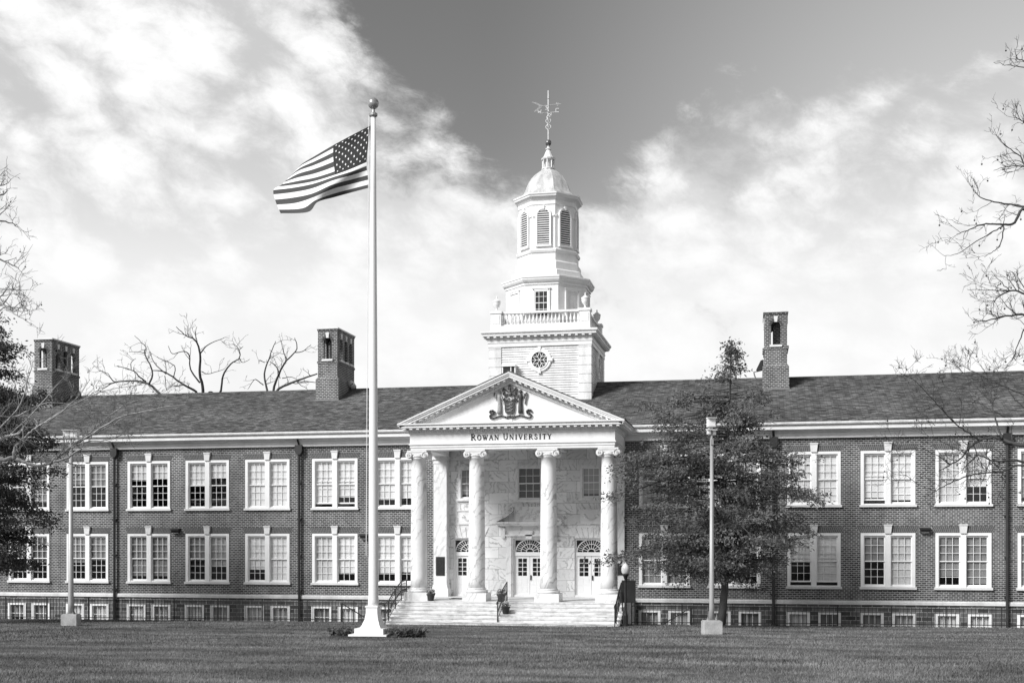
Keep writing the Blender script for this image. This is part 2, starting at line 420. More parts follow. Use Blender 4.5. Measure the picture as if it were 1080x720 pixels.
def brick_walls():
    mb = MB(); st = MB()
    for sgn in (-1, 1):
        offs = [sgn*o for o in OFF]
        a, b = (5.1, HALF) if sgn > 0 else (-HALF, -5.1)
        holes_wall(mb, a, b, 1.33, 9.9, [(o-WW, o+WW, z0, z1) for o in offs for z0, z1 in WZ], 0, .35)
        holes_wall(st, a, b, -.7, 1.33, [(o+q*BW_OFF-BWW, o+q*BW_OFF+BWW, -.35, .82) for o in offs for q in (-1, 1)], -.03, .35)
    D = 13.2
    for x in (-HALF, HALF):                                 # gable ends
        s = -1 if x < 0 else 1
        mb.prism([(x, -.6), (x-.35*s, -.6), (x-.35*s, 10.2), (x, 10.2)], .352, D)
        mb.add([(x, 0, 9.9), (x, D, 9.9), (x, 6.35, 13.2), (x-.35*s, 0, 9.9), (x-.35*s, D, 9.9), (x-.35*s, 6.35, 13.2)], [(0, 1, 2), (5, 4, 3), (0, 2, 5, 3), (1, 4, 5, 2)])
    mb.box(-HALF, HALF, D, D+.35, -.6, 9.9)
    mb.build('brick_wall', 'brick', B); st.build('basement_wall', 'ashlar', B)
    bn = MB()
    for a, b in ((-HALF-.05, -5.12), (5.12, HALF+.05)):
        bn.xprism([(-.10, 1.24), (-.10, 1.38), (-.06, 1.43), (.02, 1.43), (.02, 1.22), (-.08, 1.22)], a, b)
    bn.build('stone_band', 'stone_band', B)
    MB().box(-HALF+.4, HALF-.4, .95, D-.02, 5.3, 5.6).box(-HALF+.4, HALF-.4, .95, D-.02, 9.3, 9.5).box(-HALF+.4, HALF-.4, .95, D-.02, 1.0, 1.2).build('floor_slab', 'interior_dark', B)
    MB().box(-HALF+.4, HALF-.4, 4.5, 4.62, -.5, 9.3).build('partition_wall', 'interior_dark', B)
brick_walls()

# windows -------------------------------------------------------------------
WH = 2.67        # opening height
def window_parts():
    fr = MB(); w = WW; h = WH
    y0, y1 = -.045, .16
    fr.box(-w, -w+.15, y0, y1, 0, h); fr.box(w-.15, w, y0, y1, 0, h)
    fr.box(-w+.15, w-.15, y0, y1, h-.13, h); fr.box(-.13, .13, y0-.012, y1, 0, h-.13)
    fr.box(-w+.15, -.13, y0+.03, y1, 0, .05); fr.box(.13, w-.15, y0+.03, y1, 0, .05)
    fr.box(-w+.15, w-.15, y0+.05, y1, h-.17, h-.13)
    return fr
def sash_mesh(x0, x1, z0, z1, lift=0.0, cols=3, rows=3, y=.05):
    mb = MB(); zm = (z0+z1)/2; mu = .020
    def sash(a, b, yy, top):
        st = .05
        mb.box(x0, x0+st, yy, yy+.04, a, b); mb.box(x1-st, x1, yy, yy+.04, a, b)
        bot = .075 if not top else .05
        mb.box(x0+st, x1-st, yy, yy+.04, a, a+bot); mb.box(x0+st, x1-st, yy, yy+.04, b-.05, b)
        gx0, gx1, gz0, gz1 = x0+st, x1-st, a+bot, b-.05
        for i in range(1, cols):
            c = gx0+(gx1-gx0)*i/cols; mb.box(c-mu/2, c+mu/2, yy+.004, yy+.036, gz0, gz1)
        for j in range(1, rows):
            c = gz0+(gz1-gz0)*j/rows
            for i in range(cols):
                a0 = gx0+(gx1-gx0)*i/cols+(mu/2 if i else 0); a1 = gx0+(gx1-gx0)*(i+1)/cols-(mu/2 if i < cols-1 else 0)
                mb.box(a0, a1, yy+.006, yy+.034, c-mu/2, c+mu/2)
    sash(zm-.025, z1, y, True); sash(z0+lift, zm+.025+lift, y+.045, False)
    return mb
def pane(x0, x1, z0, z1, y): return MB().add([(x0, y, z0), (x1, y, z0), (x1, y, z1), (x0, y, z1)], [(0, 1, 2, 3)])
SX = [(-WW+.15, -.13), (.13, WW-.15)]
Z0, Z1 = .05, WH-.17
def keystone_mb():
    mb = MB(); z = WH
    mb.prism([(-.14, z-.02), (.14, z-.02), (.185, z+.37), (-.185, z+.37)], -.12, .05)
    mb.prism([(-.20, z+.37), (.20, z+.37), (.20, z+.43), (-.20, z+.43)], -.15, .05)
    return mb
def jack_arch_mb():
    mb = MB(); n = 30; z = WH
    for i in range(n):
        for (r0, r1) in ((0, .15), (.16, .32)):
            a = -WW-.02+(2*WW+.04)*(i+.12)/n; b = -WW-.02+(2*WW+.04)*(i+.88)/n
            if abs((a+b)/2) < .20: continue
            k0 = 1+.13*r0/.32; k1 = 1+.13*r1/.32
            mb.prism([(a*k0, z+.012+r0), (b*k0, z+.012+r0), (b*k1, z+.012+r1), (a*k1, z+.012+r1)], -.012, .02)
    return mb
def mortar_mb():
    z = WH; e = WW+.03
    return MB().prism([(-e, z+.004), (e, z+.004), (e*1.13, z+.335), (-e*1.13, z+.335)], -.006, .02)
w0 = window_parts().build('window', 'window_white', B, (0, 0, 0))
sash0 = [sash_mesh(a, b, Z0, Z1).build('sash', 'window_white', w0) for a, b in SX]
glass0 = MB()
for a, b in SX:
    for (p, q, y) in ((Z0, (Z0+Z1)/2, .115), ((Z0+Z1)/2, Z1, .07)): glass0.add([(a, y, p), (b, y, p), (b, y, q), (a, y, q)], [(0, 1, 2, 3)])
glass0 = glass0.build('glass', 'glass', w0)
MB().prism([(-WW-.06, -.12), (WW+.06, -.12), (WW+.06, -.002), (-WW-.06, -.002)], -.12, .3).build('sill', 'limestone', w0)
keystone_mb().build('keystone', 'limestone', w0)
ja = jack_arch_mb(); nb = len(ja.f); mm_ = mortar_mb(); ja.add(mm_.v, mm_.f, 1); ja.build('brick_arch', ['arch_brick', 'mortar'], w0)
sash_lift = [sash_mesh(a, b, Z0, Z1, .16) for a, b in SX]
SPEC = {  # offset: (upper (left frac, tone, right frac, tone), lower (...))
 -32.9: ((.6, .3, .7, .3), (.6, .3, .6, .2)), -29.2: ((.9, .3, .85, .33), (.5, .2, .6, .2)), -25.5: ((.45, .35, .5, .3), (.6, .3, .55, .4)),
 -21.7: ((.38, .7, .33, .7), (.9, .33, .9, .4)), -18.16: ((.5, .75, .33, .8), (.55, .4, .68, .5)), -14.6: ((1, .8, 1, .75), (.74, .75, 1, .8)),
 -10.69: ((1, .8, .86, .8), (1, .65, .8, .75)), -7.14: ((.85, .8, .82, .8), (.80, .75, .78, .75)),
 7.14: ((1, .45, 1, .4), (1, .33, 1, .33)), 10.69: ((1, .5, .9, .5), (.45, .33, .45, .33)), 14.6: ((1, .65, 1, .75), (.60, .75, 1, .75)),
 18.16: ((.95, .8, 1, .75), (.5, .33, 1, .65)), 21.7: ((1, .65, .68, .65), (.8, .4, .95, .4)), 25.5: ((.9, .5, .8, .5), (1, .5, .9, .4)), 29.2: ((.9, .5, .8, .5), (1, .5, .9, .4)), 32.9: ((.9, .5, .8, .5), (1, .5, .9, .4))}
first = True
blind_mesh = {}
for off in OFF_ALL:
    for row in (1, 0):
        if first: w = w0; first = False
        else: w = dup(w0, B)
        w.location = (off, 0, WZ[row][0])
for w in [o for o in B.children if o.name.startswith('window')]:
    off = min(SPEC, key=lambda k: abs(k-w.location.x)); row = 0 if w.location.z > 5 else 1
    sp = SPEC[off][row]
    lifted = (off, row) in ((-10.69, 0), (18.16, 0), (14.6, 1))
    if lifted:
        for q, ch in enumerate([c for c in w.children if c.name.startswith('sash')]):
            if (off, row) == (18.16, 0) and q == 1: continue
            ch.data = sash_lift[q].build('tmp', 'window_white').data
    for q in (0, 1):
        fr, tone = sp[2*q], sp[2*q+1]
        a, b = SX[q]; z = Z1-(Z1-Z0)*fr + (.17 if lifted else 0)
        pane(a+.01, b-.01, z, Z1, .148).build('blind', blind_tone(tone), w)
for o in [o for o in C.objects if o.name.startswith('tmp')]: bpy.data.objects.remove(o)
# basement windows
bw0 = MB(); h = 1.17
bw0.box(-BWW, -BWW+.14, -.07, .10, 0, h); bw0.box(BWW-.14, BWW, -.07, .10, 0, h); bw0.box(-BWW+.14, BWW-.14, -.07, .10, h-.1, h)
bw0.box(-BWW+.14, BWW-.14, -.05, .10, 0, .07)
bw0 = bw0.build('basement_window', 'window_white', B)
mbs = MB()
for i in (1, 2): c = -BWW+.14+(2*BWW-.28)*i/3; mbs.box(c-.013, c+.013, 0, .03, .07, h-.1)
for k in range(3):
    a = -BWW+.14+(2*BWW-.28)*k/3; mbs.box(a+.014, a+(2*BWW-.28)/3-.014, .003, .027, h*.5-.013, h*.5+.013)
mbs.build('sash', 'window_white', bw0)
pane(-BWW+.1, BWW-.1, .05, h-.08, .04).build('glass', 'glass', bw0)
first = True
for off in OFF_ALL:
    for q in (-1, 1):
        if first: w = bw0; first = False
        else: w = dup(bw0, B)
        w.location = (off+q*BW_OFF, 0, -.35)
        if off < -12 and off > -20 or random.random() < .45:
            w['_b'] = 1
for w in [o for o in B.children if o.name.startswith('basement_window')]:
    if w.get('_b'):
        pane(-BWW+.1, BWW-.1, .05+random.choice((0, 0, .3)), h-.08, .14).build('blind', blind_tone(random.choice((.3, .48, .6))), w); del w['_b']

# cornice, downspouts, wall lights --------------------------------------------
cn = MB()
for a, b in ((-HALF-.4, -5.13), (5.13, HALF+.4)):
    cn.xprism([(.3, 10.42), (-.45, 10.42), (-.52, 10.30), (-.52, 10.16), (-.58, 10.15), (-.60, 10.12), (-.60, 9.96), (-.54, 9.93), (-.30, 9.93), (-.26, 9.84), (-.12, 9.83), (-.12, 9.66), (-.16, 9.64), (-.16, 9.55), (-.03, 9.55), (-.03, 9.75), (.3, 9.75)], a, b)
cn.build('cornice', 'white_paint', B)
gt = MB()
for a, b in ((-HALF-.4, -5.5), (5.5, HALF+.4)):
    gt.xprism([(-.46, 10.31), (-.70, 10.31), (-.74, 10.27), (-.72, 10.20), (-.66, 10.165), (-.525, 10.165)], a, b)
gt.build('gutter', 'weathered_white', B)
def downspout(x):
    mb = MB()
    mb.tube([(x, -.16, 9.15), (x, -.16, -.6)], .075, 8)
    o = mb.build('downspout', 'downspout_metal', B)
    hd = MB(); hd.prism([(x-.1, 9.1), (x+.1, 9.1), (x+.2, 9.25), (x+.2, 9.62), (x-.2, 9.62), (x-.2, 9.25)], -.30, -.02)
    hd.tube([(x, -.16, 9.6), (x, -.35, 9.85), (x, -.5, 10.1)], .06, 6)
    for z in (7.6, 5.6, 3.6, 1.65): MB().cbox((x, -.13, z), (.24, .16, .07)).build('pipe_clamp', 'downspout_metal', o)
    hd.build('hopper', 'downspout_metal', o)
for x in (-23.75, -12.69, 12.62, 23.7): downspout(x)
for x, z in ((-20.03, 4.98), (-8.97, 4.66), (19.9, 4.96)):
    mb = MB().box(-.22, .22, -.22, 0, -.14, .02); mb.xprism([(-.32, .0), (-.32, .05), (0, .12), (0, .0)], -.25, .25)
    o = mb.build('wall_light', 'downspout_metal', B, (x, -.002, z))
    MB().box(-.17, .17, -.20, -.05, -.165, -.142).build('lens', 'lamp_glass', o)
mb = MB()
for (x0, x1, z) in ((13.0, 20.0, 4.92), (-20, -13.2, 4.92)): pass

# roof --------------------------------------------------------------------------
SL = (13.33-10.40)/(6.35+.55)
rf = MB(); t_ = .10
for s in (1,):
    a = HALF+.5
    prof = [(-.62, 10.33), (6.35, 13.33), (13.32, 10.33), (13.32, 10.33+t_), (6.35, 13.33+t_), (-.62, 10.33+t_)]
    rf.xprism(prof, -a, a)
ROOF = rf.build('roof', 'shingle', B)
MB().xprism([(6.15, 13.35), (6.35, 13.47), (6.55, 13.35), (6.55, 13.38), (6.35, 13.50), (6.15, 13.38)], -HALF-.5, HALF+.5).build('ridge_cap', 'shingle', ROOF)
def arch_wall(mb, u0, u1, z0, z1, ops, conv, nseg=10):
    """wall along u with arched openings (uc, half width, sill z, spring z); conv(u, d, z) -> point; d in 0..1 thickness"""
    def blk(a, b, za, zb, zc, zd):   # za/zb bottom at a/b, zc/zd top at a/b
        vs = [conv(u, d, z) for d in (0, 1) for u, z in ((a, za), (b, zb), (b, zd), (a, zc))]
        mb.add(vs, [(0, 1, 2, 3), (7, 6, 5, 4), (0, 4, 5, 1), (1, 5, 6, 2), (2, 6, 7, 3), (3, 7, 4, 0)])
    u = u0
    for (uc, hw, zb, zs) in ops:
        blk(u, uc-hw, z0, z0, z1, z1)
        blk(uc-hw, uc+hw, z0, z0, zb, zb)
        for i in range(nseg):
            a = math.pi*(1-i/nseg); b = math.pi*(1-(i+1)/nseg)
            blk(uc+hw*math.cos(a), uc+hw*math.cos(b), zs+hw*math.sin(a), zs+hw*math.sin(b), z1, z1)
        u = uc+hw
    blk(u, u1, z0, z0, z1, z1)
def chimney():
    hw = .60; D = 3.0
    mb = MB()
    mb.box(-hw-.10, hw+.10, -.10, D+.10, -1.6, 1.28)
    mb.add([(-hw-.1, -.1, 1.28), (hw+.1, -.1, 1.28), (hw+.1, D+.1, 1.28), (-hw-.1, D+.1, 1.28), (-hw, 0, 1.42), (hw, 0, 1.42), (hw, D, 1.42), (-hw, D, 1.42)], [(0, 1, 5, 4), (1, 2, 6, 5), (2, 3, 7, 6), (3, 0, 4, 7)])
    mb.box(-hw, hw, 0, D, 1.42, 2.22)
    mb.box(-hw-.04, hw+.04, -.04, D+.04, 2.22, 2.34)
    T = .20; z0, z1 = 2.34, 4.12
    for y in (0, D-T):
        arch_wall(mb, -hw, hw, z0, z1, [(0, .25, 2.44, 3.48)], lambda u, d, z, y=y: (u, y+d*T, z))
    for x in (-hw, hw-T):
        arch_wall(mb, T, D-T, z0, z1, [(c, .25, 2.44, 3.48) for c in (.66, 1.5, 2.34)], lambda u, d, z, x=x: (x+d*T, u, z))
    mb.box(-hw-.03, hw+.03, -.03, D+.03, 4.12, 4.22)
    mb.box(-.13, .22, .75, 2.3, 2.34, 4.12)
    o = mb.build('chimney', 'brick', B)
    tr = MB()
    tr.box(-hw-.07, hw+.07, -.07, D+.07, 4.22, 4.29); tr.box(-hw+.05, hw-.05, .05, D-.05, 4.29, 4.33); tr.build('coping', 'limestone', o)
    for y0, y1 in ((-.10, T+.01), (D-T-.01, D+.10)): MB().box(-.33, .33, y0, y1, 2.342, 2.46).build('sill', 'limestone', o)
    for x0, x1 in ((-hw-.10, -hw+T), (hw-T, hw+.10)):
        for c in (.66, 1.5, 2.34): MB().box(x0, x1, c-.33, c+.33, 2.342, 2.46).build('sill', 'limestone', o)
    for y in (-.05, D-.15): MB().prism([(-.07, 3.70), (.07, 3.70), (.11, 4.02), (-.11, 4.02)], y, y+.2).build('keystone', 'limestone', o)
    for x in (-hw-.05, hw-.15):
        for c in (.66, 1.5, 2.34): MB().xprism([(c-.07, 3.70), (c+.07, 3.70), (c+.11, 4.02), (c-.11, 4.02)], x, x+.2).build('keystone', 'limestone', o)
    # flashing collar that follows the roof
    fl = MB(); e = hw+.125
    z = lambda y: (10.33+t_+(y+.62+4.5)*SL - 12.55)
    fl.box(-e, e, -.135, -.09, -.15, .12)
    fl.build('flashing', 'flashing', o)
    ba = MB()
    for (cx, cz) in ((0, 3.48),):
        for y in (-.015,):
            pts = [(.33*math.cos(math.pi*i/12), 3.48+.33*math.sin(math.pi*i/12)) for i in range(13)]
            ba.ribbon(pts, .11, y, y+.05)
    ba.build('arch_ring', 'arch_brick', o)
    return o
ch0 = chimney(); ch0.location = (-12.78, 4.5, 12.55)
for x in (12.82, -31.24): dup(ch0, B, (x, 4.5, 12.55))

# portico ---------------------------------------------------------------------
YW = .40; ZP = 1.445
D2 = [(-3.29, .87), (0, .87), (3.29, .87)]
def porch_wall():
    mb = MB()
    holes = [(c-h_, c+h_, ZP, 4.53) for c, h_ in D2] + [(-3.29-.58, -3.29+.58, 6.62, 8.36), (3.29-.58, 3.29+.58, 6.62, 8.36), (-.74, .74, 6.55, 8.40)]
    holes_wall(mb, -5.1, 5.1, ZP-.3, 9.4, holes, YW, YW+.4)
    mb.build('porch_wall', 'marble_blocks', B)
    # a brick return between wing and pilaster
    MB().box(-5.098, -4.95, .003, .38, 1.3, 9.5).box(4.95, 5.098, .003, .38, 1.3, 9.5).build('brick_return', 'brick', B)
porch_wall()
def pilaster(x):
    mb = MB(); mb.box(x-.36, x+.36, -.16, YW-.003, ZP+.62, 8.52)
    o = mb.build('pilaster', 'marble_plain', B)
    b = MB().box(x-.47, x+.47, -.27, YW-.004, ZP, ZP+.42); b.box(x-.42, x+.42, -.22, YW-.005, ZP+.42, ZP+.52); b.box(x-.385, x+.385, -.185, YW-.006, ZP+.52, ZP+.62)
    b.build('base', 'marble_plain', o)
    c = MB().box(x-.39, x+.39, -.19, YW-.005, 8.52, 8.58).box(x-.36, x+.36, -.16, YW-.003, 8.58, 8.72).box(x-.43, x+.43, -.23, YW-.004, 8.72, 8.90)
    c.build('capital', 'marble_plain', o)
for x in (-4.74, 4.74): pilaster(x)
PL = MB().box(-.24, .24, -.03, 0, -.5, .5)
for k in (-.13, 0, .13): PL.box(k-.05, k+.05, -.045, -.03, -.42, .2)
PL.box(-.18, .18, -.045, -.03, .27, .42)
PL.build('wall_plaque', 'bronze_plaque', B, (-4.72, -.162, 3.05))
pq = MB().box(-.2, .2, -.03, 0, -.3, .22); pq.ribbon([(.15*math.cos(a*math.pi/8), .42+.15*math.sin(a*math.pi/8)) for a in range(17)], .07, -.03, 0)
pq.box(-.05, .05, -.03, 0, .22, .30)
pq.build('wall_plaque', 'bronze_plaque', B, (4.80, -.162, 2.92))

def column():
    YCOL = -4.1
    mb = MB(); H = 8.47-2.06
    prof = []
    for i in range(13):
        t = i/12; r = .415-.055*max(0, (t-.25)/.75)**1.4
        prof.append((r, 2.06+H*t))
    prof += [(.385, 8.475), (.385, 8.51), (.36, 8.52)]
    mb.lathe(prof, (0, 0, 0), 28)
    o = mb.build('column', 'marble_veined', B, smooth=True)
    b = MB().box(-.60, .60, -.60, .60, ZP, ZP+.40)
    b.build('plinth', 'marble_plain', o)
    tb = MB(); pr = [(.50, ZP+.402)]
    for i in range(9): a = -math.pi/2+math.pi*i/8; pr.append((.50+.07*math.cos(a), ZP+.472+.07*math.sin(a)))
    pr += [(.46, ZP+.545), (.44, ZP+.565)]
    for i in range(7): a = -math.pi/2+math.pi*i/6; pr.append((.445+.03*math.cos(a), ZP+.595+.03*math.sin(a)))
    pr += [(.415, ZP+.63)]
    tb.lathe(pr, (0, 0, 0), 28); tb.build('base', 'marble_plain', o, smooth=True)
    c = MB()
    c.box(-.50, .50, -.42, .42, 8.80, 8.895); c.box(-.44, .44, -.40, .40, 8.68, 8.80)
    ec = [(.36, 8.52), (.42, 8.56), (.44, 8.62), (.40, 8.68)]; c.lathe(ec, (0, 0, 0), 20)
    for sx in (-1, 1):                                      # volute bolsters with spirals
        i0 = len(c.v)
        c.lathe([(.165, -.40), (.185, -.38), (.15, -.15), (.13, 0), (.15, .15), (.185, .38), (.165, .40)], (0, 0, 0), 16)
        c.xform(Matrix.Translation((sx*.41, 0, 8.66)) @ Matrix.Rotation(R(90), 4, 'X'), i0)
        for sy in (-1, 1):
            pts = [(sx*.41+(.165-.019*k*.5)*math.cos(sx*(k*.55)+math.pi/2), 8.66+(.165-.019*k*.5)*math.sin(sx*(k*.55)+math.pi/2)) for k in range(15)]
            y = sy*.41
            c.ribbon(pts, .034, min(y, y+sy*.03), max(y, y+sy*.03))
            c.sphere((sx*.41, sy*.42, 8.66), .04, 8)
    c.build('capital', 'limestone', o)
    return o
col0 = column(); CX = (-4.775, -1.805, 1.805, 4.775)
for i, x in enumerate(CX):
    o = col0 if i == 0 else dup(col0, B)
    o.location = (x, -4.1, 0)

def entablature():
    e = 5.115; yb = -.01
    mb = MB()
    for k, (z0, z1, g) in enumerate(((8.90, 9.02, -.03), (9.02, 9.15, 0.0), (9.15, 9.22, .05))):
        mb.box(-e-g, e+g, -4.55-g, -3.66, z0+.001*k, z1); mb.box(-e-g, -4.25, -3.66, yb-.1, z0+.001*k, z1); mb.box(4.25, e+g, -3.66, yb-.1, z0+.001*k, z1)
    mb.box(-e, e, -4.55, yb, 9.221, 9.70)
    mb.box(-e-.06, e+.06, -4.61, yb, 9.70, 9.74)
    mb.box(-e-.03, e+.03, -4.58, yb, 9.74, 9.83)
    mb.box(-e-.12, e+.12, -4.67, yb, 9.83, 9.88)
    mb.box(-e-.10, e+.10, -4.65, yb, 9.88, 9.97)
    mb.box(-e-.43, e+.43, -4.98, yb-.45, 9.97, 10.08); mb.box(-e-.47, e+.47, -5.02, yb-.47, 10.08, 10.11); mb.box(-e-.51, e+.51, -5.06, yb-.49, 10.11, 10.17)
    o = mb.build('entablature', 'white_paint', B)
    dn = MB(); n = 120
    for i in range(n):
        c = -e-.06+(2*e+.12)*(i+.5)/n; dn.box(c-.024, c+.024, -4.645, -4.58, 9.745, 9.825)
    for i in range(50):
        c = -4.55+4.4*(i+.5)/50
        for s in (-1, 1): dn.box(min(s*(e+.031), s*(e+.09)), max(s*(e+.031), s*(e+.09)), c-.024, c+.024, 9.745, 9.825)
    dn.build('dentils', 'white_paint', o)
    md = MB(); n = 32
    for i in range(n):
        c = -e-.35+(2*e+.7)*(i+.5)/n; md.box(c-.07, c+.07, -4.94, -4.651, 9.885, 9.968)
    for i in range(12):
        c = -4.5+4.0*(i+.5)/12
        for s in (-1, 1): md.box(min(s*(e+.101), s*(e+.39)), max(s*(e+.101), s*(e+.39)), c-.07, c+.07, 9.885, 9.968)
    md.build('modillions', 'white_paint', o)
    cl = MB().box(-4.25, 4.25, -3.66, YW, 9.25, 9.35)
    for x in (-1.8, 1.8): cl.box(x-.25, x+.25, -3.66, YW, 9.05, 9.249)
    cl.build('porch_ceiling', 'white_paint', o)
    return o
ENT = entablature()
FONT = {'O': [([(.5+.38*math.cos(a*math.pi/10), .5+.46*math.sin(a*math.pi/10)) for a in range(21)], .13)],
 'R': [([(.2, 0), (.2, 1)], .17), ([(.2, .96), (.5, .96), (.68, .86), (.68, .64), (.5, .52), (.2, .5)], .12), ([(.45, .5), (.85, .03)], .15), ([(.05, .03), (.36, .03)], .06), ([(.05, .97), (.3, .97)], .06), ([(.75, .03), (.95, .03)], .06)],
 'W': [([(.08, .97), (.35, .03)], .15), ([(.35, .03), (.6, .97)], .08), ([(.5, .97), (.78, .03)], .15), ([(.78, .03), (1.06, .97)], .08), ([(-.06, .97), (.22, .97)], .06), ([(.92, .97), (1.16, .97)], .06)],
 'A': [([(.1, .03), (.46, .97)], .08), ([(.46, .97), (.82, .03)], .16), ([(.22, .35), (.7, .35)], .07), ([(-.03, .03), (.23, .03)], .06), ([(.66, .03), (.96, .03)], .06)],
 'N': [([(.15, .03), (.15, .97)], .08), ([(.15, .97), (.8, .03)], .16), ([(.8, .03), (.8, .97)], .08), ([(.02, .97), (.25, .97)], .06), ([(.02, .03), (.28, .03)], .06), ([(.67, .97), (.93, .97)], .06)],
 'U': [([(.18, .97), (.18, .3), (.3, .08), (.5, .03), (.68, .1), (.76, .3), (.76, .97)], .11), ([(.03, .97), (.34, .97)], .06), ([(.62, .97), (.9, .97)], .06)],
 'I': [([(.25, .03), (.25, .97)], .17), ([(.08, .97), (.42, .97)], .06), ([(.08, .03), (.42, .03)], .06)],
 'V': [([(.1, .97), (.46, .03)], .16), ([(.46, .03), (.8, .97)], .08), ([(-.04, .97), (.26, .97)], .06), ([(.66, .97), (.92, .97)], .06)],
 'E': [([(.2, .03), (.2, .97)], .17), ([(.05, .97), (.68, .97), (.68, .8)], .07), ([(.05, .03), (.7, .03), (.7, .22)], .07), ([(.2, .52), (.55, .52)], .07), ([(.55, .42), (.55, .62)], .05)],
 'S': [([(.62, .76), (.52, .93), (.34, .97), (.17, .86), (.17, .68), (.34, .55), (.55, .43), (.66, .28), (.58, .1), (.38, .02), (.18, .08), (.1, .26)], .12)],
 'T': [([(.4, .03), (.4, .97)], .17), ([(.04, .8), (.04, .97), (.76, .97), (.76, .8)], .07), ([(.24, .03), (.56, .03)], .06)],
 'Y': [([(.42, .03), (.42, .5)], .16), ([(.08, .97), (.42, .48)], .15), ([(.42, .48), (.74, .97)], .08), ([(-.04, .97), (.22, .97)], .06), ([(.62, .97), (.88, .97)], .06), ([(.26, .03), (.58, .03)], .06)]}
ADV = dict(O=.98, R=.95, W=1.16, A=.94, N=.98, U=.96, I=.52, V=.88, E=.82, S=.78, T=.84, Y=.86)
def lettering():
    words = [('R', 1.18), *[(c, 1) for c in 'OWAN'], (' ', 1), ('U', 1.18), *[(c, 1) for c in 'NIVERSITY']]
    h = .255; gap = .06
    width = sum((.62*h if c == ' ' else ADV[c]*h*k*.92+gap) for c, k in words)
    sc = 4.08/width; x = -2.04+.04; mb = MB(); z = 9.345
    for c, k in words:
        if c == ' ': x += .62*h*sc; mb.build('lettering', 'letter_black', ENT); mb = MB(); continue
        for pts, w in FONT[c]:
            mb.ribbon([(x+px_*h*k*.92*sc, z+pz*h*k) for px_, pz in pts], w*h*k*1.12, -4.572, -4.552)
        x += (ADV[c]*h*k*.92+gap)*sc
    mb.build('lettering', 'letter_black', ENT)
lettering()

def pediment():
    e = 5.62; za = 12.58; z0 = 10.17; sl = (za-z0)/e
    L = math.hypot(e, za-z0); ang = math.atan2(za-z0, e)
    tm = MB(); tm.prism([(-e+.5, z0+.002), (e-.5, z0+.002), (0, za-.15)], -4.5, -4.3)
    o = tm.build('pediment', 'white_paint', B)
    for s in (-1, 1):
        rk = MB(); mo = MB(); de = MB()
        def bar(mb, u0, u1, v0, v1, y0, y1):
            # u along the slope measured from the apex downwards, v above/below the top line
            ca, sa = math.cos(ang), math.sin(ang)
            def pt(u, v): return (s*(u*ca - v*sa*-1*-1), za - u*sa + v/ca) if False else (s*(u*ca), za - u*sa + v/ca)
            poly = [pt(u0, v0), pt(u1, v0), pt(u1, v1), pt(u0, v1)]
            if s < 0: poly = poly[::-1]
            mb.prism(poly, y0, y1)
        bar(rk, 0, L, -.06, 0, -5.07, -4.2); bar(rk, 0, L-.02, -.13, -.06, -5.03, -4.2); bar(rk, 0, L-.12, -.23, -.13, -4.98, -4.2)
        bar(rk, 0, L-.62, -.31, -.23, -4.63, -4.45); bar(rk, 0, L-.75, -.35, -.31, -4.66, -4.45); bar(rk, 0, L-.85, -.43, -.35, -4.57, -4.45); bar(rk, 0, L-1.0, -.47, -.43, -4.61, -4.45)
        n = 17
        for i in range(n):
            u = .12+(L-.9)*(i+.5)/n; bar(mo, u-.065, u+.065, -.305, -.235, -4.93, -4.631)
        n = 62
        for i in range(n):
            u = .06+(L-1.1)*(i+.5)/n; bar(de, u-.023, u+.023, -.425, -.355, -4.63, -4.572)
        rk.build('raking_cornice', 'white_paint', o); mo.build('modillions', 'white_paint', o); de.build('dentils', 'white_paint', o)
    pr = MB(); pr.prism([(-e-.02, z0-.02), (0, za+.005), (e+.02, z0-.02), (e+.02, z0+.05), (0, za+.075), (-e-.02, z0+.05)], -5.04, 4.8)
    pr.build('portico_roof', 'shingle', B)
    return o
PED = pediment()

